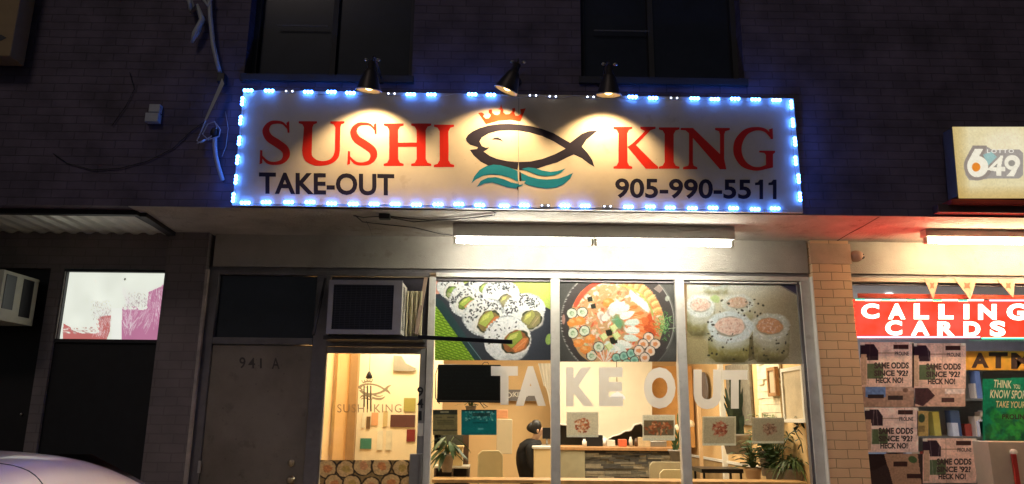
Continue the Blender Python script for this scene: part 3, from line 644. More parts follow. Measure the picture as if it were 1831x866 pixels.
# ------------------------------------------------------------------ security camera dome, soffit wiring
c = at(1530, 458, -.02); t = thing('security_camera', (c.x, 0, c.z), 'small round security camera at the top of the brick pier', 'camera')
m = MB(); m.lathe((c.x, -.001, c.z), (.25, -1, -.1), [(0, .052), (.03, .052), (.06, .045), (.085, .03), (.09, 0)], 20); m.build('housing', mat('cam_body', (.55, .42, .30), .5, .1), t)
m = MB()
for dx, dz_ in ((.02, .012), (.028, -.012), (.012, -.022)): m.ball((c.x+.03+dx*.6, -.075, c.z+dz_-.01), .009, 8, 5)
m.build('lens', M_black, t)
t = thing('cable_run', tuple(atZ(688, 386, ZS)), 'black cables and adapter hanging under the soffit below the sign', 'cable')
m = MB(); c = atZ(688, 387, ZS-.02); m.box(c.x-.045, c.x+.045, c.y-.03, c.y+.03, ZS-.045, ZS-.003); m.build('adapter', M_dark, t, .004)
m = MB()
def sag(pts, z0=ZS-.012, r=.004):
    P = [atZ(x, y, z0) for x, y in pts]; m.tube(P, r, 6)
sag([(632, 386), (650, 389), (680, 387)]); sag([(697, 387), (730, 391), (770, 394), (820, 392), (860, 388), (880, 385)], ZS-.015, .006); sag([(697, 389), (740, 397), (790, 394), (830, 391), (868, 387), (884, 386), (887, 381), (882, 379)])
sag([(636, 386), (648, 397), (690, 402), (740, 407), (790, 419), (812, 421), (840, 421)]); sag([(655, 396), (662, 410), (670, 440)], ZS-.004, .0015)
m.build('cable', M_dark, t)
# ------------------------------------------------------------------ things on the upper wall at the left
t = thing('conduit_run', tuple(at(385, 160, YF)), 'bent pale conduit with coiled cable on the brick wall left of the sign', 'conduit')
M_pvc = mat('pvc_grey', (.45, .47, .50), .45, .1, 9)
P = lambda pts, y: [at(a, b_, y) for a, b_ in pts]
m = MB(); m.tube(P([(374, -20), (376, 30), (381, 80), (388, 110), (394, 133)], YF-.06), .018, 10); m.build('upper_pipe', M_pvc, t)
m = MB(); m.add([*P([(397, 140), (401, 150), (370, 214), (365, 216)], YF-.11), *P([(397, 140), (401, 150), (370, 214), (365, 216)], YF-.09)], [(0, 1, 2, 3), (7, 6, 5, 4), (0, 4, 5, 1), (1, 5, 6, 2), (2, 6, 7, 3), (3, 7, 4, 0)]); m.build('cover_strip', M_pvc, t)
m = MB(); m.tube(P([(384, 246), (384, 262), (386, 280), (391, 300), (398, 322)], YF-.05), .017, 10); m.build('lower_pipe', M_pvc, t)
m = MB(); m.tube(P([(368, 215), (360, 235), (352, 252), (358, 256), (378, 244), (388, 228), (384, 218), (372, 222), (362, 240), (372, 250), (392, 244), (394, 232), (386, 221)], YF-.07), .005, 6)
m.tube(P([(352, 257), (366, 250)], YF-.08), .006, 6); m.tube(P([(403, 200), (408, 230), (404, 262), (397, 280)], YF-.01), .003, 5); m.build('coil', M_pvc, t)
m = MB(); c = at(384, 238, YF-.05); m.ball(c, .05, 12, 8, (.7, .7, 1)); m.build('junction', M_dark, t); m = MB(); c = at(396, 140, YF-.06); m.box(c.x-.03, c.x+.03, YF-.08, YF-.001, c.z-.04, c.z+.04); m.build('junction', M_dark, t, .004)
m = MB(); m.tube(P([(338, -6), (344, 20), (352, 10), (362, 35), (350, 60), (343, 76)], YF-.07), [.02, .03, .018, .026, .03, .012], 8); m.tube(P([(365, 0), (372, 12), (378, -4)], YF-.07), .016, 8); m.build('bracket', M_pvc, t)
c = at(275, 205, YF); t = thing('wall_box', tuple(c), 'small grey junction box alone on the dark brick wall', 'box')
m = MB(); x0, x1, z0, z1 = rect(268, 188, 288, 202, YF-.03); m.box(x0, x1, YF-.05, YF-.001, z0, z1); m.build('upper_lid', M_pvc, t, .004)
m = MB(); x0, x1, z0, z1 = rect(262, 204, 286, 220, YF-.03); m.box(x0, x1, YF-.06, YF-.001, z0, z1); m.build('lower_lid', M_pvc, t, .004)
m = MB(); m.tube([at(a, b_, YF-.012) for a, b_ in ((95, 275), (120, 292), (165, 304), (215, 301), (265, 288), (310, 265), (345, 232), (366, 218))], .004, 5)
m.tube([at(a, b_, YF-.012) for a, b_ in ((200, 225), (225, 190), (240, 160), (232, 130))], .003, 5)
tag(m.build('loose_cable', M_black), 'loose black cable drooping across the dark brick wall', 'cable')
x0, x1, z0, z1 = rect(-60, -10, 28, 100, YF-.2); t = thing('wall_sign', (x0, YF-.2, z0), 'unlit tan sign box at the top left corner', 'sign')
m = MB(); m.box(x0-1.2, x1, YF-.2, YF-.02, z0, z1+.4); m.build('case', mat('tan_sign', (.33, .22, .10), .6, .1), t, .006)
m = MB(); m.add([at(*p, YF-.202) for p in ((-30, 66), (2, 62), (12, 68), (2, 73), (-30, 76))], [(0, 1, 2, 3, 4)]); m.build('dark_stroke', M_dark, t)
# ------------------------------------------------------------------ lottery sign at the upper right
YB = -1.06
x0, x1, z0, z1 = at(1705, 290, YB).x, at(1935, 290, YB).x, at(1760, 352, YB).z, at(1760, 229, YB).z
t = thing('lottery_sign', (x0, YB, z0), 'glowing cream lottery sign box with grey 6/49 logo', 'sign')
m = MB()
A_ = [at(1702, 228, YB), at(1935, 231, YB), at(1935, 354, YB), at(1713, 350, YB)]
m.hexa([A_[3], A_[2], A_[1], A_[0]], [v+Vector((0, .13, 0)) for v in (A_[3], A_[2], A_[1], A_[0])]); m.build('case', M_bronze, t)
cv = Cv(1702, 226, 1935, 354, 'e6d9ac')
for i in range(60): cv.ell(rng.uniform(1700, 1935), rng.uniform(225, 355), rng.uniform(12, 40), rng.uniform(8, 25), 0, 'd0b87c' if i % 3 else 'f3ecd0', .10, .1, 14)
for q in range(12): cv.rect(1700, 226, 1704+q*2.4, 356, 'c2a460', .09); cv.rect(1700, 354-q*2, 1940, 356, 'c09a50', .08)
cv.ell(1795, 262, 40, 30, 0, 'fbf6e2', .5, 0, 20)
cv.poly([(1738, 262), (1765, 262), (1775, 268), (1822, 266), (1829, 274), (1829, 312), (1822, 318), (1765, 319), (1730, 322), (1722, 312), (1720, 296), (1726, 284)], 'a49c94')
cv.ell(1746, 297, 27, 25, 0, '988c82'); cv.poly([(1722, 285), (1738, 260), (1764, 260), (1756, 280)], '988c82')
cv.poly([(1757, 276), (1772, 270), (1782, 280), (1766, 296)], '9dbfba'); cv.ell(1746, 297, 20, 19, 0, 'f4edd8')
cv.poly([(1727, 290), (1742, 266), (1757, 266), (1746, 284)], 'f4edd8'); cv.ell(1744, 298, 8, 8, 0, 'e88a30')
cv.ell(1809, 290, 14, 13.5, 0, 'f4edd8'); cv.ell(1808, 291, 6, 5.5, 0, '9c968c'); cv.poly([(1811, 300), (1822, 293), (1812, 315), (1799, 314)], 'f4edd8')
cv.poly([(1788, 278), (1793, 278), (1789, 298), (1797, 298), (1797, 306), (1790, 306), (1789, 314), (1780, 314), (1781, 306), (1764, 303)], 'f4edd8'); cv.poly([(1783, 290), (1781, 299), (1775, 299)], '9c968c')
cv.noise(.025, 2)
# clip the face to the slanted case by shearing its left side
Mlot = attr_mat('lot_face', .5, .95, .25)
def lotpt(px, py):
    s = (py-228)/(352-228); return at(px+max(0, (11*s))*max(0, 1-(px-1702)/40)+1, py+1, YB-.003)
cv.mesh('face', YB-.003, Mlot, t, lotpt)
m = MB(); text_into(m, 'LOTTO', (1765, 267, 1813, 274), YB-.005, .02, 1.3); m.build('lettering', emit('lot_text', (.85, .80, .70), .95), t)
m = MB(); x0, x1, z0, z1 = rect(1700, 359, 1940, 366, YF-.12); m.box(x0, x1, YF-.14, YF-.004, z0, z1)
tag(m.build('sign_ledge', mat('red_ledge', (.45, .05, .04), .5, .2)), 'red ledge strip under the glowing lottery sign', 'ledge')
m = MB(); x0, x1, z0, z1 = rect(1678, 367, 1940, 381, YF-.08); m.box(x0, x1, YF-.08, YF-.003, z0, z1)
tag(m.build('ledge_board', mat('ledge_brown', (.10, .06, .06), .7, .2)), 'brown wooden board just under the red ledge strip', 'board')
# ------------------------------------------------------------------ window prints
M_paper = translucent(attr_mat('thin_paper', .6, 0, 1.0), .45)
M_print = attr_mat('print_gloss', .30, 0, .92, .2)
def printed(cv, name, label, cat, Y=.0465, group=None, m=None):
    o = cv.mesh(name, Y, m or M_print); return tag(o, label, cat, group)
def seeds(cv, cx, cy, rx, ry, n, conv, half=True):
    for _ in range(n):
        a = rng.uniform(math.pi*.9, math.pi*1.9) if half else rng.uniform(0, 6.28); r = math.sqrt(rng.uniform(.1, .9))
        x, y = conv(cx+rx*r*math.cos(a), cy+ry*r*math.sin(a)); cv.ell(x, y, rng.uniform(1.3, 2.4), rng.uniform(.7, 1.2), rng.uniform(0, 180), '202226', 1)
# 1: rolls on a slate plate
k1 = 5.25; c1 = lambda x, y: (770+x/k1, 485+y/k1)
cv = Cv(777.5, 493, 985.5, 644.5, 'c3d66c', 1.35)
cv.noise(.05, 40)
cv.poly([c1(30, 40), c1(150, 40), c1(70, 250), c1(30, 250)], 'eeb09a')
cv.poly([c1(20, 220), c1(200, 200), c1(420, 60), c1(640, 90), c1(1140, 370), c1(1140, 860), c1(420, 860), c1(30, 300)], '3c4048')
cv.poly([c1(20, 235), c1(110, 280), c1(500, 860), c1(420, 860), c1(30, 310)], '2f4a4c')
cv.line(*c1(330, 640), *c1(490, 850), 1.2, '9ab4b8', .8)
mk = cv.poly([c1(10, 300), c1(60, 340), c1(430, 860), c1(10, 860)], '8dbd2c')
u_ = (cv.X*.95+cv.Y*.35)/5.6; v_ = (-cv.X*.35+cv.Y*.95)/4.4
wv = ((np.sin(u_*6.28/2+np.floor(v_)*3.14) > .2)*1.)
cv.put(mk*wv*.75, 'b9dd58'); cv.put(mk*(np.abs(v_-np.round(v_)) < .13)*.7, '3f6a12'); cv.put(mk*(np.abs(np.sin(u_*3.14+np.floor(v_)*1.57)) < .16)*.6, '47701a')
def roll(cx, cy, rx, ry, fx, fy, fr, fa, fc, n, light='eef1ee'):
    x, y = c1(cx, cy); cv.ell(x, y, (rx+6)/k1, (ry+6)/k1, 0, 'a8aeae', 1, .05); cv.ell(x, y, rx/k1, ry/k1, 0, light, 1, .055)
    for _ in range(int(rx*.9)):
        a = rng.uniform(0, 6.28); r = math.sqrt(rng.uniform(0, .92)); cv.ell(x+rx/k1*r*math.cos(a), y+ry/k1*r*math.sin(a), rng.uniform(1.2, 2.4), rng.uniform(.6, 1.1), rng.uniform(0, 180), ['ffffff', 'd3dad9', 'f6f3e8', 'c6cfd2'][rng.integers(4)], .6)
    seeds(cv, cx, cy, rx, ry, n, c1)
    for i in range(40):
        a_ = i/40*6.28; cv.ell(x+rx/k1*math.cos(a_), y+ry/k1*math.sin(a_), rng.uniform(1.2, 2.6), rng.uniform(1, 1.8), rng.uniform(0, 180), ['ffffff', 'e4e8e8', 'd4dadc'][i % 3], 1)
    cv.ell(x+rx*.35/k1, y+ry*.72/k1, rx*.55/k1, ry*.22/k1, -20, 'b4b6ae', .45, .1, 4)
    X, Y_ = c1(fx, fy); a, b_ = fr[0]/k1, fr[1]/k1
    cv.ell(X, Y_, a+5, b_+4.5, fa, 'fbf7ec', .8, .06, 3)
    cv.ell(X, Y_, a+1.6, b_+1.4, fa, '3c4230', 1, .08); cv.ell(X, Y_, a, b_, fa, fc[0], 1, .08)
    q = math.radians(fa)
    R_ = lambda u, v: (X+u*a*math.cos(q)-v*b_*math.sin(q), Y_+u*a*math.sin(q)+v*b_*math.cos(q))
    cv.poly([R_(-.8, -.5), R_(-.1, -.95), R_(.75, -.75), R_(.6, .0), R_(-.5, .35)], fc[1]); cv.poly([R_(-.6, -.45), R_(-.1, -.8), R_(.5, -.65), R_(.2, -.35)], 'dfe07c', .8)
    cv.poly([R_(-.5, .35), R_(.6, 0), R_(.95, .3), R_(.3, .9), R_(-.4, .85)], fc[2]); cv.line(*R_(-.8, .4), *R_(.6, 0), .9, '4a4a2a', .6); cv.line(*R_(-.3, .6), *R_(.7, .35), 1.2, 'f4d0a8', .5)
roll(190, 140, 120, 115, 200, 200, (45, 60), 50, ('7f9c48', '8fb255', 'a8b080'), 14)
roll(490, 110, 125, 100, 510, 160, (50, 38), -30, ('8aa050', '9cb560', 'b3b585'), 26)
roll(660, 205, 165, 120, 710, 285, (65, 62), -35, ('8d8268', 'a09a70', 'a87d66'), 45)
roll(325, 285, 145, 140, 335, 300, (75, 48), -32, ('7c9440', 'aec35a', 'dc9a66'), 40)
roll(880, 365, 190, 150, 945, 455, (92, 80), -42, ('8a8558', 'a8a560', '9a8f62'), 85)
roll(500, 430, 190, 175, 545, 470, (110, 82), -38, ('8f7a48', 'b3bf5e', 'd9824e'), 70)
roll(720, 640, 215, 205, 800, 665, (125, 98), -30, ('a0653c', '93a548', 'e08a50'), 22, 'f3f5f2')
cv.ell(*c1(1110, 640), 6, 10, 10, 'a8c86a'); cv.noise(.05, 1.2)
printed(cv, 'window_poster', 'window poster of sesame sushi rolls on slate beside a green woven mat', 'poster')
# 2: party tray
k2 = 5.096; c2 = lambda x, y: (995+x/k2, 485+y/k2)
cv = Cv(1000.5, 495, 1209.5, 647, '4e4e4a', 1.35); cv.noise(.10, 30)
cv.ell(*c2(560, 460), 103, 101, 0, '6b6b66'); cv.ell(*c2(560, 460), 101, 99, 0, '3e3d3c'); cv.ell(*c2(560, 460), 100, 98, 0, '47413f')
for a in range(120, 240, 3):
    q = math.radians(a+rng.uniform(-2, 2)); cv.ell(c2(560, 460)[0]+101*math.cos(q), c2(560, 460)[1]-98*math.sin(q), 1.8, .8, a, 'd8d8d0', .8)
cv.ell(*c2(200, 120), 0.1, .1, 0, 'ffffff')
cv.ell(*c2(545, 470), 84, 83, 0, 'caa070', 1, .02)
pal = ['ee8a5c', 'f2b490', 'f0dccb', 'e0663f', 'ec9a6c', 'cdd2a8', 'f3e4da', 'e88058']
for i in range(420):
    a = rng.uniform(0, 6.28); r = math.sqrt(rng.uniform(0, 1))*80; cx, cy = c2(545, 470)
    cv.ell(cx+r*math.cos(a), cy+r*math.sin(a), rng.uniform(2, 6), rng.uniform(1.2, 3), rng.uniform(0, 180), pal[rng.integers(len(pal))], .9, .15)
for i in range(26):      # red rim of crab sticks at the upper left, omelette band upper right
    a = math.radians(205+i*3.1); cx, cy = c2(545, 470); cv.ell(cx+79*math.cos(a), cy+79*math.sin(a), 7, 4, math.degrees(a)+90, 'e4583c', .95, .1)
for i in range(26):
    a = math.radians(275+i*2.9); cx, cy = c2(545, 470); cv.ell(cx+77*math.cos(a), cy+77*math.sin(a), 7.5, 3.2, math.degrees(a), ['f4b072', 'ee8f55', 'f2d68e'][i % 3], .95, .12); cv.ell(cx+67*math.cos(a), cy+67*math.sin(a), 4, 1.6, math.degrees(a)+90, 'a8b85e', .8)
def hosomaki(x, y, r, out, mid):
    X, Y_ = c2(x, y); cv.ell(X, Y_, (r+6)/k2, (r+6)/k2, 0, '33322c', 1, .02); cv.ell(X, Y_, r/k2, r/k2, 0, out, 1, .05); cv.ell(X, Y_, r*.5/k2, r*.45/k2, 20, mid, 1, .15)
for x, y in ((140, 385), (235, 375), (150, 565), (255, 545), (385, 690), (320, 770)):
    hosomaki(x, y, 44, 'dfe6cf', '8fae84'); cv.ell(*c2(x+6, y+4), 3.2, 2.6, 0, 'c8d8b8', 1, .2)
for x, y in ((150, 465), (215, 455), (305, 620), (205, 655), (265, 715), (470, 285)):
    X, Y_ = c2(x, y); cv.ell(X, Y_, 10, 7.5, rng.uniform(-40, 40), 'ef9446', 1, .1); cv.ell(X-2, Y_-2, 5, 3, 20, 'f8bf80', .8, .1, 2)
for i in range(12):      # fan of salmon slices
    t_ = i/11; X, Y_ = c2(650+120*math.sin(t_*2.6), 320+t_*290); cv.ell(X, Y_, 14, 4.4, -28+t_*30, 'ee7f42' if i % 2 else 'f5a268', 1, .1); cv.line(X-9, Y_-3, X+9, Y_+2, .7, 'fbd0a8', .8)
for i in range(7): X, Y_ = c2(850+rng.uniform(-45, 45), 440+i*20); cv.ell(X, Y_, 9, 6, rng.uniform(0, 90), ['cf5a30', 'dd7440'][i % 2], 1, .15)
cv.ell(*c2(560, 470), 9, 14, -20, '2f9a70', .6, .1, 7)
for i in range(11):      # white fish crescent
    t_ = i/10; a = math.radians(-100+t_*215); X, Y_ = c2(540+125*math.cos(a)+(30 if i in (4, 5, 6) else 0), 515+195*math.sin(a)); cv.ell(X, Y_, 13, 6.5, math.degrees(a)*.45-4, 'f2f4ea' if i % 2 else 'e0ece0', 1, .1); cv.line(X-10, Y_+4, X+10, Y_+4, .6, 'a8c8b4', .8)
for i in range(7): X, Y_ = c2(690+i*22, 225+i*17); cv.ell(X, Y_, 3.4, 11, -18, 'fbf6ea', 1, .05); cv.line(X+2.6, Y_-8, X+4, Y_+9, .5, 'c8a888', .8)
for x, y, s in ((305, 255, 26), (335, 320, 26), (480, 560, 34), (520, 630, 38)): X, Y_ = c2(x, y); cv.poly([(X-s/k2, Y_-s/k2*.6), (X+s/k2*.7, Y_-s/k2), (X+s/k2, Y_+s/k2*.7), (X-s/k2*.6, Y_+s/k2)], '2c2e22')
for x, y in ((520, 520), (545, 590), (480, 690), (430, 600)): X, Y_ = c2(x, y); cv.poly([(X-8, Y_-2), (X+2, Y_-8), (X+8, Y_), (X-1, Y_+8)], 'dfe9a8'); cv.poly([(X-8, Y_-2), (X-1, Y_+8), (X-1, Y_+5), (X-7, Y_-4)], 'a9bb68')
for i in range(6): cv.ell(*c2(400+i*22, 400+28*math.sin(i)), 6, 7, 0, ['e9e2d6', 'c7b5a6', 'f0ebe0'][i % 3], .95, .1)
for i in range(9): cv.line(*c2(440, 840), *c2(330+i*32, 715+6*abs(i-4)), 2.2, ['f6d9c0', 'f0a070', 'f4efe4'][i % 3], .95)
for x, y in ((545, 790), (615, 775), (680, 750), (710, 815), (640, 840), (570, 850)): hosomaki(x, y, 36, '9fcdb8', '6fa894')
for x, y in ((840, 605), (790, 665), (900, 665), (750, 725), (855, 730), (805, 790)): hosomaki(x, y, 44, 'f2dcc8', 'e89a62')
for i in range(150): X, Y_ = c2(rng.normal(975, 38), rng.normal(490, 55)); cv.line(X, Y_, X+rng.uniform(-5, 5), Y_+rng.uniform(-5, 5), .8, ['4fa04a', '86c872', '357a38', 'a6d890'][i % 4], .95)
cv.line(*c2(1020, 525), *c2(1100, 515), .8, 'cfe6c0')
for i in range(30):
    q = math.radians(-50+i*2.7); cx, cy = c2(560, 460); X, Y_ = cx+100*math.cos(q), cy+98*math.sin(q)*1.0; cv.ell(X, Y_, .7, 3, math.degrees(q), 'd0d4cc', .7)
cv.ell(*c2(1010, 250), 4, 5, 20, 'b9bfb0', .8); cv.poly([c2(885, 160), c2(935, 120), c2(975, 160), c2(940, 200)], 'a9968a', .7); cv.ell(*c2(65, 440), 3, 9, 0, 'c89888', .9)
cv.noise(.05, 1.2)
printed(cv, 'window_poster', 'window poster of a round black party tray of sushi and sashimi', 'poster')
# 3: pale close-up rolls
c3 = lambda x, y: (1220+x/5.25, 490+y/5.25)
cv = Cv(1228, 497.5, 1436, 651.5, 'd2cdb0', 1.35)
cv.ell(*c3(450, 60), 90, 30, 0, 'eef2e6', .9, 0, 30); cv.ell(*c3(1000, 500), 60, 60, 0, '998868', .5, 0, 40); cv.ell(*c3(100, 700), 40, 40, 0, 'b5a674', .8, 0, 30)
cv.poly([c3(850, 60), c3(1140, 60), c3(1140, 220), c3(1090, 210), c3(980, 150)], '4a4560')
cv.line(*c3(850, 70), *c3(1120, 230), 4, 'c4c0a8', .6)
def big(cx, cy, rx, ry, h, top, side, fill, al=1.):
    x, y = c3(cx, cy); k = 5.25
    cv.poly([(x-rx/k, y), (x+rx/k, y), (x+rx*.95/k, y+h*.8/k), (x+rx*.6/k, y+h/k), (x-rx*.6/k, y+h/k), (x-rx*.95/k, y+h*.8/k)], side, al)
    for _ in range(90):
        cv.ell(x+rng.uniform(-.92, .92)*rx/k, y+rng.uniform(.05, .95)*h/k, rng.uniform(2, 5), rng.uniform(1.5, 3), rng.uniform(0, 180), ['a09a60', 'b8b488', '84804a', 'c9c6a4'][rng.integers(4)], .4*al, .2, 2)
    cv.ell(x, y+h*.22/k, rx*.93/k, h*.42/k, 0, top, al*.75, .05, 14); cv.ell(x, y+h*.95/k, rx*.7/k, h*.12/k, 0, '4a4428', al*.6, .1, 8)
    cv.ell(x, y, rx/k, ry/k, 0, top, al, .04, 3)
    for _ in range(80):
        a_ = rng.uniform(0, 6.28); r_ = rng.uniform(.68, 1); cv.ell(x+rx/k*r_*math.cos(a_), y+ry/k*r_*math.sin(a_), 2.6, 1.3, rng.uniform(0, 180), ['ffffff', 'c4ccc6', 'dfe6e2'][rng.integers(3)], .5*al)
    cv.ell(x, y-1, rx*.66/k, ry*.62/k, 0, '8d8268', al*.7, .05, 2); cv.ell(x, y-2, rx*.63/k, ry*.58/k, 0, fill, al, .06, 2)
    for _ in range(70):
        a = rng.uniform(0, 6.28); r = math.sqrt(rng.uniform(0, .8)); cv.ell(x+rx*.6/k*r*math.cos(a), y-2+ry*.55/k*r*math.sin(a), 2.4, 1, rng.uniform(0, 180), ['f2ddd0', 'd9a88c', 'fbf0e6', 'c8907a'][rng.integers(4)], .5*al)
big(170, 300, 140, 110, 280, 'ecf4f0', '8a8454', 'fbe2d2', .85); big(520, 280, 150, 90, 160, 'e4ece4', 'b8b48c', 'f0ccac', .7); big(310, 90, 120, 60, 100, 'd2dcd6', 'c0c8b4', 'e6cdb8', .6)
cv.ell(*c3(310, 235), 8, 7, 20, 'b8cf8a', .9, .1, 3)
big(820, 500, 190, 130, 330, 'd0d4c4', '948a64', 'dca478'); big(450, 500, 215, 150, 330, 'e4f0f0', '9a9258', 'fadccb')
cv.poly([c3(630, 600), c3(660, 560), c3(680, 800), c3(620, 820)], '5c5238', .7)
for _ in range(60):
    x, y = c3(*[(rng.uniform(240, 1000), rng.uniform(560, 820)), (rng.uniform(350, 780), rng.uniform(240, 400)), (rng.uniform(230, 300), rng.uniform(440, 640))][rng.integers(3)]); cv.ell(x, y, rng.uniform(1, 2.8), rng.uniform(.8, 2), rng.uniform(0, 180), '2a2a1c', .85)
cv.noise(.05, 1.2)
printed(cv, 'window_poster', 'pale window poster of close up rice rolls, nearest the brick pier', 'poster')

# TAKE OUT vinyl letters on the glass
t = thing('window_lettering', tuple(at(878, 725, .047)), 'big white TAKE OUT letters stuck on the shop window', 'lettering')
M_vin = mat('white_vinyl', (.86, .85, .80), .6, .05, 3)
_nt = M_vin.node_tree; _tr = _nt.nodes.new('ShaderNodeBsdfTransparent'); _mx = _nt.nodes.new('ShaderNodeMixShader'); _mx.inputs[0].default_value = .07
_tl = _nt.nodes.new('ShaderNodeBsdfTranslucent'); _tl.inputs[0].default_value = (.9, .89, .85, 1); _m2 = _nt.nodes.new('ShaderNodeMixShader'); _m2.inputs[0].default_value = .35
_nt.links.new(_nt.nodes['Principled BSDF'].outputs[0], _m2.inputs[1]); _nt.links.new(_tl.outputs[0], _m2.inputs[2])
_nt.links.new(_m2.outputs[0], _mx.inputs[1]); _nt.links.new(_tr.outputs[0], _mx.inputs[2]); _nt.links.new(_mx.outputs[0], _nt.nodes['Material Output'].inputs[0])
for ch, bx in (('T', (878, 655, 926, 724)), ('A', (922, 655, 976, 726)), ('K', (1012, 657, 1063, 727)), ('E', (1071, 657, 1114, 727)), ('O', (1151, 657, 1208, 731)), ('U', (1240, 661, 1290, 732)), ('T', (1291, 662, 1337, 731))):
    m = MB(); text_into(m, ch, bx, .0455, .055); m.build('letter', M_vin, t)
# unlit display panel hanging inside the glass, wires
t = thing('display_panel', tuple(at(838, 720, .12)), 'black unlit display panel hanging behind the first window pane', 'panel')
m = MB(); x0, x1, z0, z1 = rect(782, 652, 895, 720, .10); m.box(x0, x1, .10, .13, z0, z1); m.build('case', M_black, t, .004)
m = MB(); m.box(x0+.01, x1-.01, .096, .0995, z0+.012, z0+.018); m.build('lower_trim', M_bronze, t)
cvd = Cv(786, 656, 892, 716, '0c0e12')
for _ in range(500): cvd.ell(rng.uniform(792, 888), rng.choice([665, 672, 679, 687, 694, 701, 708])+rng.uniform(-1, 1), .6, .6, 0, '1e2a28', .7)
cvd.mesh('dot_matrix', .0985, attr_mat('matrix', .3), t)
m = MB(); m.tube([at(784, 654, .11), at(770+8, 672, .11), at(779, 712, .11), at(786, 722, .11)], .004, 5); m.tube([at(862, 652, .11), at(866, 648, .11), at(872, 648, .11), at(874, 652, .11)], .003, 5); m.tube([at(858, 720, .11), at(866, 730, .11), at(872, 728, .11), at(864, 722, .11)], .004, 5); m.build('wire', M_black, t)
# teal flyer and framed licence
cv = Cv(825, 733, 888, 778, '16807e'); cv.rect(825, 733, 888, 735, '0c3c3c')
for _ in range(90): cv.ell(rng.uniform(832, 884), rng.uniform(736, 752), rng.uniform(.6, 2.4), rng.uniform(.5, 1.4), rng.uniform(0, 180), ['9fd8c0', 'd6efe0', '0c3a3c', '5fb8a4'][rng.integers(4)], .8)
cv.rect(845, 739, 876, 744, '14302c', .7); cv.rect(846, 755, 872, 757, '0f6462'); cv.rect(855, 766, 864, 768, '7ec8c0', .8); cv.noise(.04, 2)
printed(cv, 'teal_flyer', 'teal flyer taped to the glass under the black display panel', 'flyer', .046)
cv = Cv(774, 733, 818, 778, '8d8254'); cv.rect(774, 733, 818, 741, '34382c'); cv.rect(788, 736, 802, 738, 'a0a07c')
for y in (746, 752, 755, 758): cv.rect(782 if y > 750 else 779, y, 811 if y > 750 else 790, y+1, '55502f', .6)
cv.rect(800, 746, 812, 747, '403c24', .7); cv.rect(774, 769, 818, 770.5, '3a3828'); cv.noise(.05, 2)
printed(cv, 'licence_notice', 'tan licence notice in the window beside the door frame', 'notice', .046)
# food photos
foods = [((1013, 737, 1070, 782), 'd9d6c0', (1025, 746, 1058, 775), ('a8623c', '8a3f28', 'd89a70', 'e8d8c0'), 'food photo of red stir fry on white card, first under TAKE OUT'),
         ((1149, 742, 1207, 788), 'dcdcc8', (1151, 752, 1205, 779), ('a05a38', 'c07850', '7a4828', 'd0a078'), 'food photo of glazed dumplings on white card under the letter O'),
         ((1256, 745, 1316, 797), 'b8b49a', (1272, 752, 1303, 782), ('8a4c38', '74382a', 'a8705c', '9a6450'), 'food photo of dark sashimi on grey card below letters U and T'),
         ((1345, 747, 1402, 793), 'a09a84', (1362, 756, 1390, 778), ('7a5a48', '8c7060', '60463a', '9a8674'), 'dull grey food photo card nearest the right window frame')]
for bx, bgc, fb, fc, lab in foods:
    cv = Cv(*bx, bgc, 1.6); cx, cy = (fb[0]+fb[2])/2, (fb[1]+fb[3])/2; rx, ry = (fb[2]-fb[0])/2, (fb[3]-fb[1])/2
    cv.rect(bx[0]+3, bx[1]+3, bx[2]-3, bx[3]-3, 'cfcbb2' if bx[0] < 1250 else '8f8a76', .6)
    if bx[0] == 1149: cv.rect(*fb, '6d6048')
    for _ in range(70):
        a = rng.uniform(0, 6.28); r = math.sqrt(rng.uniform(0, 1)); cv.ell(cx+rx*.85*r*math.cos(a), cy+ry*.85*r*math.sin(a), rng.uniform(1.5, 4), rng.uniform(1, 2), rng.uniform(0, 180), fc[rng.integers(4)], .9, .15)
    cv.rect(bx[0], bx[1], bx[2], bx[1]+1.2, 'e8e6d6', .8); cv.rect(bx[0], bx[3]-4, bx[2], bx[3], 'c8d0c4', .7); cv.noise(.04, 2)
    printed(cv, 'food_photo', lab, 'food photo', .046, 'food photos taped along the window', M_paper)
# window sill shelf
m = MB(); z_ = at(1100, 858, .25).z; m.box(mullA[1]+.01, 2.70, .14, .42, z_-.03, z_); tag(m.build('window_shelf', mat('shelf_wood', (.62, .36, .14), .45, .2, 12), None, .004), 'orange wooden shelf along the inside of the shop window', 'shelf')
# ------------------------------------------------------------------ window air conditioner over the door
YA = -.34
a0, a1, b0, b1 = rect(583, 495, 716, 600, YA)
ax0, ax1 = at(586, 548, YA).x, at(718, 548, YA).x; az0, az1 = at(650, 598, YA).z, at(650, 501, YA).z
M_acg = mat('ac_grey', (.34, .32, .31), .5, .1, 9, .05)
t = thing('air_conditioner', ((ax0+ax1)/2, YA, az0), 'boxy window air conditioner jutting out above the sushi shop door', 'air conditioner')
m = MB(); m.box(ax0, ax1, YA+.02, -.02, az0+.01, az1-.01); m.build('case', mat('ac_white', (.72, .69, .60), .5, .06), t, .004)
m = MB(); f_ = .04
m.box(ax0, ax1, YA, YA+.019, az0, az0+f_); m.box(ax0, ax1, YA, YA+.019, az1-f_, az1); m.box(ax0, ax0+f_, YA, YA+.019, az0+f_, az1-f_); m.box(ax1-f_*1.8, ax1, YA, YA+.019, az0+f_, az1-f_); m.build('front_frame', M_acg, t)
m = MB(); m.box(ax0+f_, ax1-f_*1.8, YA+.014, YA+.0195, az0+f_, az1-f_); m.build('coil_panel', M_black, t)
m = MB(); n = 26
for i in range(n): z = az0+f_+(az1-az0-2*f_)*(i+.5)/n; m.box(ax0+f_, ax1-f_*1.8, YA+.006, YA+.0135, z-.0025, z+.0025)
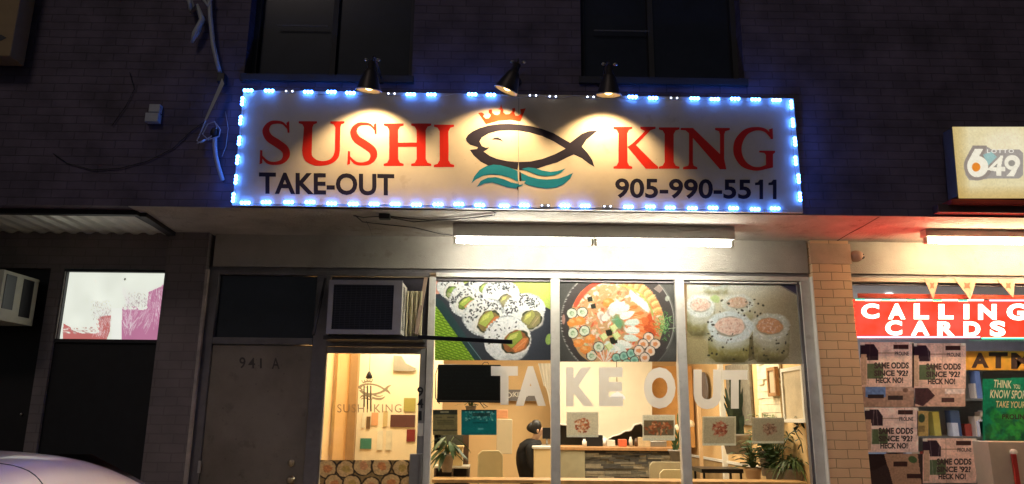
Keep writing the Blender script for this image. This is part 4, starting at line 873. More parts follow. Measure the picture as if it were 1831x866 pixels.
for i in range(12): x = ax0+f_+(ax1-ax0-2.8*f_)*(i+.5)/12; m.box(x-.002, x+.002, YA+.003, YA+.0058, az0+f_, az1-f_)
m.build('grille', mat('grille_dark', (.035, .037, .05), .5, .1), t)
m = MB()
for i in range(24):
    z = az0+.05+(az1-az0-.1)*i/23
    for j in range(3): y = YA+.07+j*.035; m.box(ax1+.0005, ax1+.004, y, y+.018, z, z+.008)
m.build('side_louvres', M_black, t)
m = MB()
for i in range(7): x = ax1+.012+i*.020; m.box(x, x+.014, -.10+(i % 2)*.02, -.03+(i % 2)*.02, az0+.0, az1-.05)
m.build('side_curtain', mat('curtain_yellow', (.62, .55, .34), .6, .1), t)
m = MB(); a = at(766, 497, -.04); b_ = at(750, 600, -.04); m.bar((a.x-.02, -.05, a.z), (b_.x-.02, -.12, b_.z), .03, .03); m.build('side_brace', mat('brace_wood', (.30, .21, .15), .7, .2), t)
m = MB(); a = at(588, 498, -.02); b_ = at(572, 604, -.02); m.bar((a.x-.03, -.02, a.z), (b_.x, -.25, b_.z), .02, .02); m.box(ax0-.03, mullA[0]-.01, -.30, -.001, az0-.04, az0-.008); m.build('support_shelf', M_dark, t)
m = MB(); m.box(xB0+.002, mullA[0]-.002, .04, .05, ztb+.002, ZH-.077); tag(m.build('transom_board', mat('transom_board', (.05, .045, .06), .7, .2)), 'dark board filling the transom behind the air conditioner', 'board')
p, q = at(748, 603, -.32), at(916, 612, -.62)
m = MB(); m.bar(p, q, .02, .034); tag(m.build('metal_bar', M_black, None, .002), 'black metal bar sticking out in front of the sushi roll poster', 'bar')
# far-left air conditioner
X_ = -4.13; p0, p1, p2, p3 = atX(8, 482, X_), atX(70, 505, X_), atX(60, 586, X_), atX(-4, 570, X_)
ya, yb = p0.y, min(p1.y, .04); zt_, zb_ = p0.z, (p2.z+p3.z)/2
t = thing('air_conditioner', (X_, ya, zb_), 'cream air conditioner box with two dark slots at the left edge', 'air conditioner')
M_acl = mat('ac_pale', (.52, .53, .40), .5, .08)
m = MB(); m.box(X_-.6, X_, ya, yb, zb_, zt_); m.build('case', M_acl, t, .004)
m = MB(); L_ = yb-ya
m.box(X_+.0005, X_+.004, ya+.08*L_, ya+.36*L_, zb_+.10, zt_-.03); m.box(X_+.0005, X_+.004, ya+.56*L_, ya+.86*L_, zb_+.06, zt_-.03); m.build('side_slots', M_black, t)
arealight('left_soffit_glow', (-4.6, -.35, 2.45), .01, .01, .0, (1, 1, .9)).hide_render = False
# ------------------------------------------------------------------ LED sign, bunting and prints in the neighbouring window
YN = -.0
t = thing('calling_cards_sign', tuple(at(1528, 604, YN-.02)), 'glowing red CALLING CARDS sign in the neighbouring shop window', 'lit sign')
x0, x1, z0, z1 = at(1528, 570, -.03).x, at(1872, 570, -.03).x, at(1700, 604, -.03).z, at(1700, 536, -.03).z
m = MB(); m.box(x0, x1, -.028, .0, z0, z1); m.build('case', M_dark, t)
m = MB(); m.box(x0+.01, x1-.01, -.031, -.0285, z0+.012, z1-.012); m.build('red_panel', emit('neon_red', (1.0, .003, .002), 42.0, .35, 3.5), t)
M_nl = emit('neon_letter', (1.0, .42, .32), 9)
for ch, bx in [('C', (1540, 543, 1572, 570)), ('A', (1588, 543, 1619, 571)), ('L', (1634, 543, 1661, 571)), ('L', (1678, 544, 1705, 571)), ('I', (1723, 544, 1733, 571)), ('N', (1749, 544, 1782, 572)), ('G', (1800, 543, 1835, 573)),
               ('C', (1583, 573, 1613, 600)), ('A', (1629, 574, 1662, 600)), ('R', (1676, 575, 1707, 601)), ('D', (1723, 575, 1753, 602)), ('S', (1770, 574, 1798, 602))]:
    m = MB(); text_into(m, ch, bx, -.034, .05); m.build('letter', M_nl, t)
m = MB(); 
mg, mw_, mp = ('green_tube', emit('neon_green', (.12, .9, .4), 2.6)), ('white_tube', emit('neon_white', (1, .85, .7), 3)), ('pink_tube', emit('neon_pink', (1, .35, .45), 3.2))
def seg(a, b_, py, mm):
    p, q = at(a, py, -.036), at(b_, py, -.036); k = MB(); k.tube([p, q], .0085, 8); k.build(mm[0], mm[1], t)
for i in range(5): seg(1530+i*46, 1546+i*46, 536.5+i*.4, mg); seg(1547+i*46, 1574+i*46, 537, mw_)
seg(1770, 1868, 537.5, mp); seg(1532, 1752, 603, mp); seg(1756, 1868, 605, mg)
m = MB(); x0, x1, z0, z1 = rect(1534, 527, 1870, 535, .04); m.box(x0, x1, .03, .046, z0, z1); tag(m.build('red_strip', mat('red_plastic', (.55, .06, .03), .4, .1)), 'red strip along the top of the glowing letters sign', 'strip')
bunt = [((1652, 497), (1679, 498), (1669, 536), 'narrow bunting flag hanging left of the others above the red sign'), ((1706, 497), (1747, 498), (1735, 537), 'widest bunting flag with a red leaf above the letter I'), ((1782, 499), (1815, 500), (1812, 533), 'last bunting flag above the letters N and G')]
for a, b_, c_, lab in bunt:
    P_ = [at(*a, -.012), at(*b_, -.012), at(*c_, -.02)]; m = MB(); m.add(P_+[v+Vector((0, .003, 0)) for v in P_], [(0, 1, 2), (5, 4, 3), (0, 3, 4, 1), (1, 4, 5, 2), (2, 5, 3, 0)])
    o = thing('bunting_flag', tuple(P_[2]), lab, 'bunting flag', 'bunting flags over the red sign')
    m.build('cloth', mat('flag_cream', (.72, .38, .26), .7, .1), o)
    cx, cy = (a[0]+b_[0]+c_[0])/3, 511; leaf = [(cx+math.cos(k*.785)*(8 if k % 2 else 4)*(b_[0]-a[0])/40, cy+math.sin(k*.785)*(8 if k % 2 else 4)) for k in range(8)]
    m = MB(); m.add([at(*p_, -.0175) for p_ in leaf], [tuple(range(8))]); m.build('red_leaf', mat('leaf_red', (.62, .13, .07), .6, .1), o)
# interior of the variety shop
t = thing('ceiling_tube', (4.2, 1.6, 2.6), 'white ceiling tube inside the neighbouring shop above the red sign', 'light')
p, q = at(1588, 527, .7), at(1650, 503, .9); q = at(1650, 499, 1.6)
m = MB(); m.tube([p, q], .03, 10); m.build('tube', emit('shop_tube', (.95, .95, 1.0), 5), t)
m = MB(); m.bar(p+Vector((0, 0, .045)), q+Vector((0, 0, .045)), .08, .03); m.build('housing', M_white, t)
arealight('variety_ceiling_light', (4.6, 1.5, 2.70), 2.2, 1.2, 60, (.92, .90, 1.0))
shelf_cols = ['9fb4d8', 'd8d4e0', '6c7ea8', 'c8b8a8', 'e0e0ea', '8a6a58', '50648c', 'b89888', 'd0c060', 'b04a40']
for k, (ya_, lab) in enumerate(((1.5, 'blurred shop shelf of small packets behind the yellow teal posters'), (2.6, 'far shop shelf of packets at the back of the variety shop'))):
    t = thing('store_shelf', (4.6, ya_, .15), lab, 'shelf')
    m = MB()
    for z in (.5, .9, 1.3, 1.7, 2.1): m.box(3.5, 6.4, ya_, ya_+.4, z, z+.025)
    m.box(3.48, 3.5, ya_, ya_+.4, .15, 2.15); m.box(6.4, 6.42, ya_, ya_+.4, .15, 2.15); m.box(3.5, 6.4, ya_+.38, ya_+.40, .15, 2.15); m.build('rack', M_steel, t)
    for ci, cc in enumerate(shelf_cols):
        m = MB()
        for z in (.5, .9, 1.3, 1.7):
            for _ in range(4):
                x = rng.uniform(3.52, 6.3); w_ = rng.uniform(.04, .12); m.box(x, x+w_, ya_+.02+.011*ci, ya_+.12+.011*ci, z+.026, z+.026+rng.uniform(.1, .3))
        o = m.build('packets', mat('packet_'+cc, cc, .4, .1), t); o['kind'] = 'stuff'
YP = .045
ink = mat('ink_brown', (.055, .028, .025), .6, .1)
def odds(ox, oy, lab, partial=False):
    cv = Cv(1538+ox, 612+oy, 1634+ox, 692+oy, random.choice(['f2ccb4', 'eac0a8', 'e0b8a0', 'f4d2bf']))
    q = lambda pts: [(x+ox, y+oy) for x, y in pts]
    cv.noise(.06, 10)
    cv.poly(q([(1537, 616), (1563, 616), (1571, 628), (1571, 645), (1551, 645), (1549, 634), (1537, 641)]), '33202a')
    cv.rect(1540+ox, 634+oy, 1549+ox, 688+oy, 'c8a486'); cv.rect(1551+ox, 651+oy, 1579+ox, 677+oy, '5c6b4a'); cv.rect(1598+ox, 617+oy, 1624+ox, 624+oy, '402420')
    cv.rect(1571+ox, 631+oy, 1600+ox, 632+oy, '9a7458', .7)
    for _k in range(3): xx_ = rng.uniform(1545, 1630)+ox; cv.line(xx_, 612+oy, xx_+rng.uniform(-12, 12), 692+oy, rng.uniform(.8, 2), 'fff0e0' if _k else '8a6450', .3)
    cv.rect(1538+ox, 612+oy, 1546+ox, 617+oy, 'f6ead0', .8); cv.rect(1626+ox, 612+oy, 1634+ox, 616+oy, 'f6ead0', .8)
    for r_ in range(7): cv.rect(1588+ox, 627+oy+r_*0, 1588+ox, 627+oy, '9a7458')
    cv.noise(.05, 2)
    t = thing('betting_poster', tuple(at(1540+ox, 690+oy, YP)), lab, 'poster', 'betting posters in the neighbouring window')
    cv.mesh('sheet', YP, M_paper, t)
    for s_, b4, o_ in (('PROLINE', (1600, 629, 1625, 636), .03), ('SAME ODDS', (1563, 648, 1625, 659.5), .045), ("SINCE '92?", (1563, 662, 1624, 673), .045), ('HECK NO!', (1566, 675, 1615, 685.5), .045)):
        m = MB(); text_into(m, s_, (b4[0]+ox, b4[1]+oy, b4[2]+ox, b4[3]+oy), YP-.001, o_); m.build('lettering', ink, t)
odds(0, 0, 'betting poster at the upper left corner under the red sign')
odds(93, 2, 'betting poster directly left of the yellow ATM banner')
odds(8, 117, 'betting poster below the upper left one, beside the brick pier')
odds(112, 172, 'lowest betting poster, right of the pier-side poster')
cv = Cv(1549, 812, 1650, 880, '3a2a28'); cv.poly([(1575, 806), (1640, 806), (1650, 880), (1600, 880), (1590, 840)], 'b08a6c'); cv.rect(1598, 826, 1622, 834, '402420'); cv.ell(1632, 822, 8, 6, 20, '4a6038'); cv.rect(1622, 848, 1648, 855, '402420'); cv.poly([(1549, 806), (1580, 808), (1586, 830), (1562, 842), (1549, 840)], '2a1a1a'); cv.noise(.06, 2)
o = cv.mesh('betting_poster', YP-.003, M_paper); tag(o, 'dark cropped betting poster at the foot of the window beside the pier', 'poster', 'betting posters in the neighbouring window')
cv = Cv(1540, 692, 1634, 728, 'b08c74'); cv.rect(1548, 690, 1583, 710, '6a84b0'); cv.rect(1552, 706, 1580, 712, '2c2024'); cv.poly([(1583, 700), (1600, 690), (1634, 690), (1634, 700)], 'c0a08c'); cv.rect(1588, 708, 1614, 715, '40302c'); cv.ell(1619, 698, 5, 4, 0, '80604e'); cv.noise(.08, 3)
o = cv.mesh('reflection_strip', YP, M_paper); tag(o, 'narrow painted reflection with a blue patch between two betting posters', 'notice')  # inverted reflection in the glass, painted as a flat sheet
cv = Cv(1640, 735, 1660, 780, 'b89a5c'); cv.ell(1648, 748, 6, 8, 0, '3a4a34'); cv.rect(1643, 762, 1653, 772, '8a7448'); cv.noise(.05, 2)
o = cv.mesh('small_notice', YP, M_paper); tag(o, 'small yellow notice right of the pier-side betting poster', 'notice')
cv = Cv(1636, 694, 1726, 727, 'cfa68e'); cv.poly([(1636, 694), (1660, 694), (1672, 708), (1650, 727), (1636, 722)], '4a2e30'); cv.rect(1684, 712, 1706, 719, '4a302c'); cv.rect(1690, 696, 1724, 704, 'e8d0c0'); cv.noise(.08, 3)
o = cv.mesh('reflection_strip', YP, M_paper); tag(o, 'narrow pinkish painted reflection with a dark corner below the poster left of the ATM banner', 'notice')  # more of the glass reflection, painted on a second flat sheet
t = thing('atm_banner', tuple(at(1727, 662, YP)), 'yellow ATM banner with brown letters', 'banner')
cv = Cv(1727, 628, 1860, 662, 'f4b94c'); cv.noise(.05, 6); cv.mesh('sheet', YP, M_print, t)
m = MB()
for ch, bx in (('A', (1737, 631, 1768, 658)), ('T', (1768, 630, 1802, 659)), ('M', (1808, 631, 1848, 660))): text_into(m, ch, bx, YP-.001, .05)
m.build('lettering', ink, t)
t = thing('sports_poster', tuple(at(1757, 787, YP)), 'teal green sports betting poster with brush lettering', 'poster')
cv = Cv(1757, 664, 1860, 788, '1a8a6c'); cv.poly([(1757, 664), (1860, 664), (1860, 674), (1757, 678)], '2a2c2c')
for i in range(130): cv.ell(rng.uniform(1765, 1860), rng.uniform(735, 788), rng.uniform(2, 8), rng.uniform(2, 12), rng.uniform(0, 180), ['2f9a44', '1c6a4c', '46a84a', '144a3c', '4ab04c'][i % 5], .5, .2, 2)
cv.noise(.06, 3); cv.mesh('sheet', YP, M_print, t)
m = MB(); text_into(m, 'THINK', (1777, 679, 1809, 693, 2), YP-.001, .02, 1, 1, None, .2); text_into(m, 'YOU', (1812, 687, 1824, 695, 1), YP-.001, .02); text_into(m, 'KNOW SPORTS', (1770, 697, 1846, 712, 2), YP-.001, .02, 1, 1, None, .2); m.build('white_lettering', emit('w_txt', (.75, .72, .55), .0) if False else mat('brush_white', (.8, .78, .6), .6, .05), t)
m = MB(); text_into(m, 'TAKE YOUR SHOT', (1781, 717, 1862, 729, 2), YP-.001, .02, 1, 1, None, .2); m.build('tan_lettering', mat('brush_tan', (.75, .62, .35), .6, .05), t)
m = MB(); text_into(m, 'PROLINE', (1792, 741, 1838, 750, 0), YP-.001, .03); m.build('dark_lettering', ink, t)
t = thing('white_cabinet', tuple(at(1775, 866, -.3)), 'white box with a red handle standing before the lottery window', 'box')
x0, x1, z0, z1 = at(1772, 830, -.25).x, at(1890, 830, -.25).x, .14, at(1790, 790, -.25).z
m = MB(); m.box(x0, x1, -.25, -.03, z0, z1); m.build('case', mat('cab_white', (.55, .47, .36), .5, .08), t, .006)
m = MB(); p, q = at(1812, 812, -.27), at(1822, 880, -.27); m.bar(p, q, .04, .02); m.build('handle', mat('handle_red', (.45, .04, .03), .4, .1), t, .004)
m = MB(); c = at(1813, 809, -.27); m.lathe(c, (0, -1, 0), [(-.015, .026), (.008, .026), (.01, 0)], 14); m.build('knob', M_white, t)
# ------------------------------------------------------------------ dining room seen through the glass
def rbox(px0, py0, px1, py1, Y, dep, name, m_, parent=None, bev=.0):
    x0, x1, z0, z1 = rect(px0, py0, px1, py1, Y); m = MB(); m.box(x0, x1, Y, Y+dep, z0, z1); return m.build(name, m_, parent, bev)
# white partition with the wavy lower edge
t = thing('kitchen_partition', tuple(at(1085, 783, 3.9)), 'white wall with wavy lower edge behind the pendant lamp', 'partition')
m = MB(); pts = [(985, 640), (1166, 640), (1166, 764), (1158, 770), (1146, 757), (1134, 760), (1128, 770), (1118, 771), (1108, 777), (1096, 780), (1086, 786), (1060, 772), (1030, 762), (985, 757)]
P_ = [at(*p_, 3.9) for p_ in pts]; m.plate([(p_.x, p_.z) for p_ in P_], 3.9, 3.94); m.build('panel', mat('partition_white', (.76, .69, .54), .7, .04), t)
m = MB(); P_ = [at(p_[0], p_[1], 3.89) for p_ in pts[2:]]; m.tube(P_, .014, 6); m.build('edge_bead', M_white, t)
tag(rbox(1166, 655, 1240, 800, 4.2, .05, 'orange_board', mat('wall_orange', (.72, .38, .12), .7, .1)), 'orange wall board right of the white wall, behind the letter O', 'board')
tag(rbox(985, 757, 1212, 802, 4.3, .06, 'kitchen_backdrop', mat('kitchen_dark', (.05, .05, .05), .5, .4, 5)), 'dark kitchen backdrop below the wavy white wall', 'backdrop')
# counter
t = thing('serving_counter', tuple(at(1100, 870, 3.0)), 'serving counter with stacked grey slate front and wooden top', 'counter')
x0, x1, z0, z1 = rect(1046, 806, 1222, 860, 3.0)
m = MB(); m.box(x0, x1, 3.02, 3.5, .15, z1); m.build('body', M_dark, t)
ms = [mat('slate_%d' % i, c_, .8, .3, 20, .4) for i, c_ in enumerate(((.20, .18, .14), (.12, .11, .09), (.30, .26, .19), (.07, .065, .06)))]
m = MB(); z = .15
while z < z1-.02:
    h_ = rng.uniform(.018, .034); x = x0
    while x < x1:
        w_ = rng.uniform(.08, .28); m.k = int(rng.integers(4)); dpt = rng.uniform(0, .03); m.box(x, min(x+w_, x1)-.002, 2.97+dpt, 3.019, z, z+h_-.002); x += w_
    z += h_
m.build('slate_front', ms, t)
m = MB(); xa = at(990, 800, 3).x; m.box(xa, x1+.05, 2.93, 3.55, z1, z1+.04); m.build('wood_top', M_wood, t, .005)
m = MB(); m.box(xa, x0-.005, 2.95, 3.5, .15, z1-.002); m.build('side_cabinet', mat('cabinet_olive', (.36, .33, .22), .5, .1), t, .004)
zc = z1+.041
def item(name, px, Y, w_, h_, m_, label, cat, shape='box'):
    c = at(px, 800, Y); m = MB()
    if shape == 'box': m.box(c.x-w_/2, c.x+w_/2, Y-.06, Y+.06, zc, zc+h_); o = m.build(name, m_, None, .006, (c.x, Y, zc))
    else: m.lathe((c.x, Y, zc), (0, 0, 1), [(0, 0), (0, w_/2), (h_*.7, w_/2), (h_*.8, w_*.3), (h_, w_*.25), (h_, 0)], 12); o = m.build(name, m_, None, 0, (c.x, Y, zc))
    return tag(o, label, cat)
item('sauce_box', 1092, 3.2, .10, .08, M_cream, 'cream box on the serving counter left of the red one', 'box')
item('sauce_box', 1113, 3.2, .10, .09, mat('box_red', (.60, .12, .05), .5), 'red box on the serving counter under the pendant lamp', 'box')
item('sauce_bottle', 1128, 3.2, .05, .12, M_cream, 'pale bottle on the serving counter beside the red box', 'bottle', 'b')
item('sauce_bottle', 1138, 3.3, .05, .10, mat('bottle_dark', (.12, .06, .03), .3), 'dark bottle at the right of the pale bottle on the counter', 'bottle', 'b')
item('register', 1062, 3.25, .22, .14, M_black, 'black cash register at the left of the serving counter', 'register')
item('steel_tray', 1170, 3.3, .30, .07, M_steel, 'steel tray at the right end of the serving counter', 'tray')
item('bowl_stack', 1080, 3.45, .12, .10, M_white, 'stack of white bowls at the back of the serving counter', 'bowl stack', 'b')
item('menu_stand', 1152, 3.1, .14, .12, mat('menu_tan', (.55, .42, .25), .6, .2, 20), 'small tan menu stand on the counter before the steel tray', 'menu stand')
item('cup', 1045, 3.1, .06, .09, M_white, 'white cup on the counter beside the cash register', 'cup', 'b')
item('soy_bottle', 1158, 3.35, .045, .15, mat('soy_black', (.02, .012, .01), .3), 'black soy bottle behind the small menu stand', 'bottle', 'b')
# pendant lamp
c = at(1104, 714, 2.5); t = thing('pendant_lamp', tuple(c), 'glowing white pendant lamp hanging in the middle of the shop', 'lamp')
m = MB(); m.lathe(c, (0, 0, 1), [(0, .095), (.03, .088), (.06, .062), (.075, .03), (.08, .012), (.10, .012)], 20); m.build('lamp_shade', emit('shade_glow', (1, .82, .66), 1.25), t)
m = MB(); m.tube([c+Vector((0, 0, .1)), (c.x, c.y, 2.72)], .004, 5); m.build('cord', M_dark, t)
# fish name board on the left wall area
t = thing('name_board', tuple(at(905, 716, 4.5)), 'dark board lettered KING hanging on the peach wall', 'board')
rbox(880, 697, 966, 717, 4.5, .03, 'board', M_bronze, t)
m = MB(); text_into(m, 'KING', (918, 701, 944, 710), 4.495, .02); cl2 = lambda x, y: (905+(x-62)*12/1134, 701+(y-248)*11/400); polys_into(m, [fishU, fishL], cl2, 4.494, .0002); m.build('lettering', M_white, t)
# white curtain at the first mullion
t = thing('white_curtain', tuple(at(975, 760, .35)), 'white gathered curtain beside the first window mullion', 'curtain')
m = MB(); n = 14
for r_ in range(2): pass
vs = []
for i in range(n+1):
    u = i/n; a = at(962+24*u, 650, .35); b_ = at(972+15*u, 690+62*u*u, .35); y = .35+.006*math.sin(u*22)
    vs += [(a.x, y, a.z), (b_.x, y, b_.z)]
m.add(vs, [(2*i, 2*i+1, 2*i+3, 2*i+2) for i in range(n)]); m.build('cloth', M_vin, t)
# shelving and clutter behind the first pane
t = thing('low_shelf', tuple(at(808, 866, 1.0)), 'dark low shelf holding a cream box behind the licence notice', 'shelf')
x0, x1, z0, z1 = rect(776, 834, 838, 866, 1.0)
m = MB(); m.box(x0, x1, 1.0, 1.35, z1-.02, z1); m.box(x0, x1, 1.0, 1.35, .15, .17); m.build('board', M_cream, t)
m = MB()
for x in (x0, (x0+x1)/2, x1-.02): m.box(x, x+.02, 1.0, 1.35, .171, z1-.021)
m.box(x0, x1, 1.351, 1.36, .15, z1); m.build('side_panel', mat('shelf_dark', (.10, .07, .05), .6, .2), t)
zs_ = z1
def onshelf(px0, px1, h_, Y, m_, lab, name='storage_box'):
    a, b_ = at(px0, 840, Y).x, at(px1, 840, Y).x; m = MB(); m.box(a, b_, Y, Y+.2, zs_+.001, zs_+h_); m.box(a-.008, b_+.008, Y-.008, Y+.208, zs_+h_, zs_+h_+.02); return tag(m.build(name, m_, None, .004, (a, Y, zs_)), lab, 'box')
onshelf(783, 826, .17, 1.05, mat('box_tan', (.60, .45, .22), .6, .1), 'tan lidded storage box on the low dark shelf')
tag(rbox(828, 760, 838, 834, 1.3, .05, 'dark_post', mat('post_brown', (.09, .05, .03), .6)), 'dark brown post behind the teal flyer', 'post')
tag(rbox(776, 778, 830, 806, 1.5, .04, 'dark_cloth', mat('cloth_dark', (.05, .055, .045), .8, .4, 12)), 'dark cloth panel behind the small window plant', 'cloth')
# chair
def chair(px, py_top, Y, label, facing=1, m_=None, wd=.20):
    c = at(px, py_top, Y); z1 = c.z; t = thing('cafe_chair', (c.x, Y, .15), label, 'chair')
    m = MB(); m.plate([(c.x-wd, z1-.30), (c.x-wd, z1-.04), (c.x-wd+.04, z1), (c.x+wd-.04, z1), (c.x+wd, z1-.04), (c.x+wd, z1-.30)], Y, Y+.03); m.build('backrest', m_ or M_chair, t, .006)
    m = MB(); m.box(c.x-wd, c.x+wd, Y-.38*facing, Y+.02, z1-.46, z1-.42); m.build('seat', m_ or M_chair, t, .008)
    for sx in (-1, 1):
        for yy in (Y, Y-.36*facing): m = MB(); m.tube([(c.x+sx*(wd-.02), yy, z1-.46), (c.x+sx*(wd-.0), yy+.02*(1 if yy == Y else -1), .15)], .012, 8); m.build('leg', M_steel, t)
    for sx in (-1, 1): m = MB(); m.tube([(c.x+sx*(wd-.01), Y+.035, z1-.46), (c.x+sx*(wd-.01), Y+.035, z1-.05)], .011, 8); m.build('back_post', M_steel, t)
    return t
M_chair = mat('chair_cream', (.66, .56, .33), .5, .06)
chair(877, 806, 1.1, 'cream chair with metal legs below the teal flyer', 1, None, .125)
chair(1213, 840, 1.6, 'cream chair back showing left of the third window pane')
chair(1192, 826, 2.3, 'grey tan chair back in front of the slate counter end', 1, mat('chair_tan', (.40, .34, .22), .5, .1))
tag(rbox(888, 750, 916, 812, 2.2, .3, 'white_cabinet', mat('cab_pale', (.70, .60, .42), .6, .06), None, .006), 'pale tall cabinet between the teal flyer and the person', 'cabinet')
tag(rbox(888, 733, 908, 748, 2.25, .12, 'parcel', mat('parcel_orange', (.75, .35, .18), .6, .2), None, .006), 'orange parcel on top of the pale tall cabinet', 'parcel')
# cashier desk with monitor, person
t = thing('cashier_desk', tuple(at(972, 866, 2.3)), 'pale cashier desk in front of the person in black', 'desk')
x0, x1, z0, z1 = rect(955, 803, 990, 858, 2.3); m = MB(); m.box(x0, x1, 2.3, 2.8, .15, z1); m.build('body', mat('desk_cream', (.80, .62, .34), .5, .05), t, .008)
m = MB(); m.box(x0-.02, x1+.02, 2.28, 2.82, z1, z1+.03); m.build('top', M_white, t, .006)
t = thing('monitor', (x1-.1, 2.5, z1+.03), 'small black monitor on the pale cashier desk', 'monitor')
a0, a1, b0, b1 = rect(970, 765, 986, 785, 2.5); m = MB(); m.box(a0, a1, 2.5, 2.52, b0, b1); m.build('screen', M_black, t, .004)
m = MB(); m.tube([((a0+a1)/2, 2.53, b0+.05), ((a0+a1)/2, 2.53, z1+.035)], .012, 8); m.box((a0+a1)/2-.07, (a0+a1)/2+.07, 2.48, 2.6, z1+.031, z1+.04); m.build('stand', M_steel, t)
def skin(name, V, E, R, mtl, parent, sub=2):
    me = bpy.data.meshes.new(name); off = Vector(parent['_org']); me.from_pydata([tuple(Vector(v)-off) for v in V], E, [])
    o = bpy.data.objects.new(name, me); SC.collection.objects.link(o)
    o.modifiers.new('s', 'SKIN'); 
    if not me.skin_vertices: me.skin_vertices.new() if hasattr(me.skin_vertices, 'new') else None
    for i, r in enumerate(R):
        r = r if isinstance(r, tuple) else (r, r); me.skin_vertices[0].data[i].radius = r; me.skin_vertices[0].data[i].use_root = (i == 0)
    sd = o.modifiers.new('d', 'SUBSURF'); sd.levels = sub; sd.render_levels = sub
    bpy.context.view_layer.update(); dg = bpy.context.evaluated_depsgraph_get(); m2 = bpy.data.meshes.new_from_object(o.evaluated_get(dg)); o.modifiers.clear(); o.data = m2
    m2.materials.clear(); m2.materials.append(mtl)
    for p_ in m2.polygons: p_.use_smooth = True
    o.parent = parent; o['_org'] = tuple(off); return o
hc = at(961, 770, 2.62)          # head centre
fx, fy = hc.x-.12, 2.66          # feet
per = thing('person', (fx, fy, .15), 'person in black with hair in a bun, leaning over the cashier desk', 'person')
S = hc.z
V = [(fx, fy, .90), (fx+.01, fy, 1.02), (fx+.035, fy-.01, S-.26), (fx+.075, fy-.01, S-.13), (hc.x-.012, fy-.02, S-.085), (hc.x, hc.y, S), (hc.x+.02, hc.y-.0, S+.055),
     (fx+.04, fy-.15, S-.17), (fx+.06, fy-.20, S-.42), (fx+.22, fy-.16, S-.50), (fx+.28, fy-.15, S-.50),
     (fx+.06, fy+.14, S-.17), (fx+.09, fy+.19, S-.42), (fx+.25, fy+.13, S-.49), (fx+.31, fy+.12, S-.49),
     (fx, fy-.09, .84), (fx+.01, fy-.10, .52), (fx-.03, fy-.10, .22), (fx+.08, fy-.11, .18),
     (fx, fy+.09, .84), (fx+.03, fy+.10, .52), (fx+.0, fy+.10, .22), (fx+.11, fy+.11, .18), (hc.x+.085, hc.y, S-.01)]
E = [(0, 1), (1, 2), (2, 3), (3, 4), (4, 5), (5, 6), (2, 7), (7, 8), (8, 9), (9, 10), (2, 11), (11, 12), (12, 13), (13, 14), (0, 15), (15, 16), (16, 17), (17, 18), (0, 19), (19, 20), (20, 21), (21, 22), (5, 23)]
R = [.12, .11, .11, .06, .036, .080, .066, .045, .042, .03, .022, .055, .042, .03, .022, .08, .055, .038, .035, .08, .055, .038, .035, .016]
for h0, s in ((10, -1), (14, 1)):
    b0 = V[h0]; 
    for j, (dy_, ln) in enumerate(((-.026, .060), (-.009, .074), (.009, .070), (.026, .054), (-.04*s, .035))):
        i0 = len(V); V += [(b0[0]+.03, b0[1]+dy_, b0[2]), (b0[0]+.03+ln*.6, b0[1]+dy_*1.1, b0[2]-.01), (b0[0]+.03+ln, b0[1]+dy_*1.1, b0[2]-.03)]; E += [(h0, i0), (i0, i0+1), (i0+1, i0+2)]; R += [.009, .008, .007]
M_skin = mat('skin', (.50, .29, .18), .5, .05); M_blk = mat('black_cloth', (.008, .008, .010), .85, .2)
skin('body', V, E, R, M_skin, per)
CV = V[:3]+[V[3]]+[V[7], V[8], V[9], V[11], V[12], V[13]]+V[15:18]+V[19:22]
CE = [(0, 1), (1, 2), (2, 3), (2, 4), (4, 5), (5, 6), (2, 7), (7, 8), (8, 9), (0, 10), (10, 11), (11, 12), (0, 13), (13, 14), (14, 15)]
skin('clothes', CV, CE, [.185, .19, .20, .12, .095, .07, .05, .095, .07, .05, .11, .08, .06, .11, .08, .06], M_blk, per)
M_hair = mat('hair_black', (.010, .008, .007), .5, .3, 40)
skin('hair', [(hc.x-.02, hc.y, S+.02), (hc.x-.015, hc.y, S+.075), (hc.x+.05, hc.y, S+.085), (hc.x-.07, hc.y, S+.03), (hc.x-.115, hc.y-.0, S+.075), (hc.x-.045, hc.y, S-.05)], [(0, 1), (1, 2), (0, 3), (3, 4), (0, 5)], [.095, .088, .05, .05, .066, .075], M_hair, per)
m = MB(); m.ball((hc.x+.0, hc.y-.088, S-.005), .02, 8, 6, (.7, .5, 1.2)); m.build('ear', M_skin, per)
m = MB(); m.ball((hc.x+.072, hc.y-.032, S+.022), .010, 8, 6); m.ball((hc.x+.072, hc.y+.032, S+.022), .010, 8, 6); m.build('eyes', M_black, per)
m = MB(); m.tube([(hc.x+.076, hc.y-.02, S-.045), (hc.x+.082, hc.y, S-.046), (hc.x+.076, hc.y+.02, S-.045)], .004, 6); m.build('mouth', mat('lips', (.35, .12, .10), .5), per)
# right wall of the dining room
XW = 2.79
def wallpatch(px0, px1, py0, py1, name, m_, label, cat, dep=.02, X=XW):
    a, b_ = atX(px0, py0, X-dep), atX(px1, py0, X-dep); c, d = atX(px0, py1, X-dep), atX(px1, py1, X-dep)
    z1 = min(a.z, b_.z) if False else (a.z+b_.z)/2; z0 = (c.z+d.z)/2
    m = MB(); m.box(X-dep, X-.002, a.y, b_.y, z0, z1); return tag(m.build(name, m_, None, .003), label, cat)
M_stone = mat('stone_white', (.80, .72, .54), .8, .15, 9, .8, 14)
m = MB()
a, b_ = atX(1355, 650, XW).y, atX(1396, 650, XW).y; z = atX(1375, 752, XW).z; zt_ = 2.3
while z < zt_:
    h_ = rng.uniform(.05, .09); y = b_
    while y < a: w_ = rng.uniform(.12, .3); m.box(XW-rng.uniform(.012, .035), XW-.001, y, min(y+w_, a)-.004, z, z+h_-.004); y += w_
    z += h_
